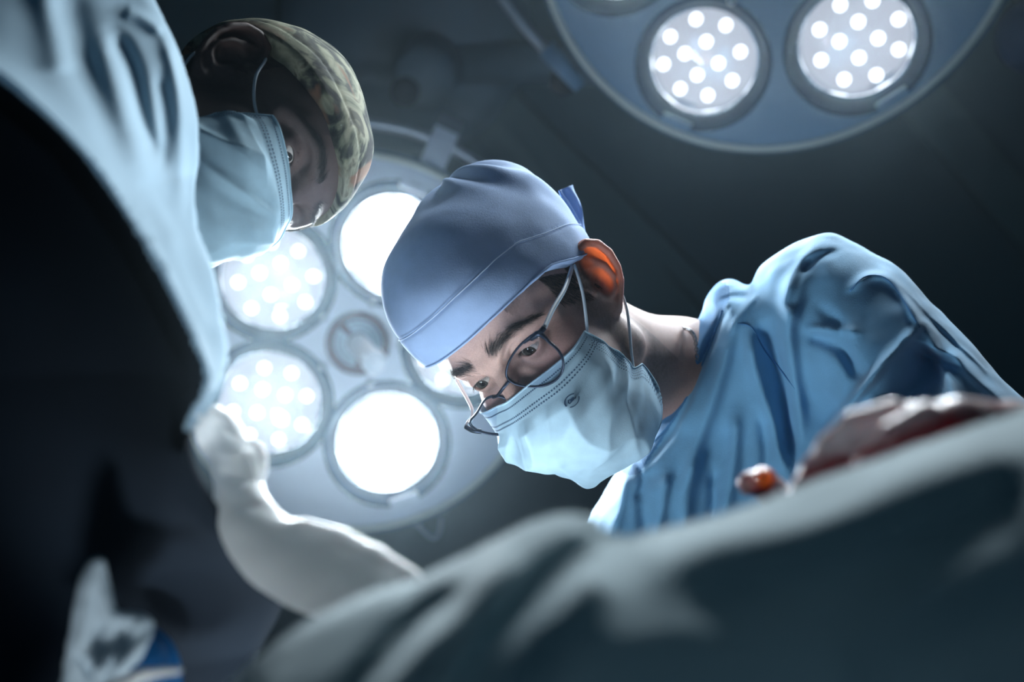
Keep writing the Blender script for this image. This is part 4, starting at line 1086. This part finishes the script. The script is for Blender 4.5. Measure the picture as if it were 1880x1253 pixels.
tw = mesh_obj('crumpled_towel', st_.world(V), Q, mat('towel_cloth', (190, 206, 216), .9, noise=.05, trans=.2)); tag(tw, 'pale blue crumpled cloth standing up in the lower left corner', 'towel')
sk = Sculpt(.545)
fK = lambda X: ell(X, (262, 1250, sk.q(.560)), (74, 104, 60))
V, Q = nets(fK, (170, 1130, -80), (350, 1365, 130), 4); V = relax(V, Q, 1)
M_BAS = mat('pouch_blue', (10, 92, 150), .45, noise=.3, nscale=30)
bs = mesh_obj('padded_blue_pouch', sk.world(V), Q, M_BAS); tag(bs, 'dark blue rounded pouch half hidden behind the crumpled pale cloth', 'pouch')
ss = Sculpt(.485)
fR = lambda X: smin(chain(X, [(215, 1262, 0), (262, 1240, 0), (300, 1234, 0), (328, 1232, 0)], [14, 12, 8, 7], 6), chain(X, [(170, 1290, 0), (230, 1262, 0)], [24, 16], 6), 8)
V, Q = nets(fR, (130, 1195, -40), (350, 1340, 40), 3)
rb = mesh_obj('cloth_strap', ss.world(V), Q, M_GLOVE); tag(rb, 'short white cloth strap across the dark blue pouch', 'strap')

# ------------------------------------------------------------------ light
w = bpy.data.worlds.new('world'); scn.world = w; w.use_nodes = True
bg = w.node_tree.nodes['Background']; bg.inputs[0].default_value = (.13, .38, .62, 1); bg.inputs[1].default_value = .042
NAMEA = {l[2].name for l in LIGHTS[:5]}
for nm, k, so in LIGHTS:
    so.data.energy = 55.0 if so.name in NAMEA else 17.0
def spot(name, pos, aim, energy, size, angle, col, blend=.6):
    l = bpy.data.lights.new(name, 'SPOT'); l.energy = energy; l.shadow_soft_size = size; l.spot_size = math.radians(angle); l.spot_blend = blend; l.color = col
    o = bpy.data.objects.new(name, l); COL.objects.link(o); d = Vector(np.asarray(aim) - np.asarray(pos))
    o.matrix_world = Matrix.Translation(Vector(pos)) @ d.to_track_quat('-Z', 'Y').to_matrix().to_4x4(); return o
def cs(x, y, d): return CAM + CW @ np.array([x, y, -d])
spot('bounce_fill', cs(-.28, -.42, .52), P(1180, 600, .9), 12.5, .10, 46, (.80, .92, 1.0))  # fill spots added out of view, imitating bounced lamp light
spot('bounce_fill', cs(.14, -.46, .72), P(380, 330, .75), 14, .10, 60, (.80, .92, 1.0))
spot('bounce_fill', cs(-.10, -.52, .55), P(660, 640, 1.85), 26, .10, 30, (.78, .90, 1.0))
spot('bounce_fill', cs(-.12, -.50, .14), P(205, 1170, .5), 7, .05, 19, (.85, .94, 1.0))
spot('bounce_fill', cs(-.10, -.48, .28), P(600, 980, .5), 2.2, .16, 24, (.92, .96, 1.0))
# thin haze volume, added for a bloom-like glow around the lamps
HAZE = .007
mh = bpy.data.materials.new('haze'); mh.use_nodes = True; nt = mh.node_tree; nt.nodes.clear()
vs_ = nt.nodes.new('ShaderNodeVolumeScatter'); vs_.inputs['Density'].default_value = HAZE; vs_.inputs['Anisotropy'].default_value = .89; vs_.inputs['Color'].default_value = (.66, .86, 1, 1)
oo = nt.nodes.new('ShaderNodeOutputMaterial'); nt.links.new(vs_.outputs[0], oo.inputs['Volume'])
mb = MB(); mb.box((0, .8, 2.2), (2.2, 2.0, 1.04)); hz = mb.build('haze', mh, smooth=False); tag(hz, 'thin bluish haze added for the glow around the surgical lamps', 'haze', kind='stuff')
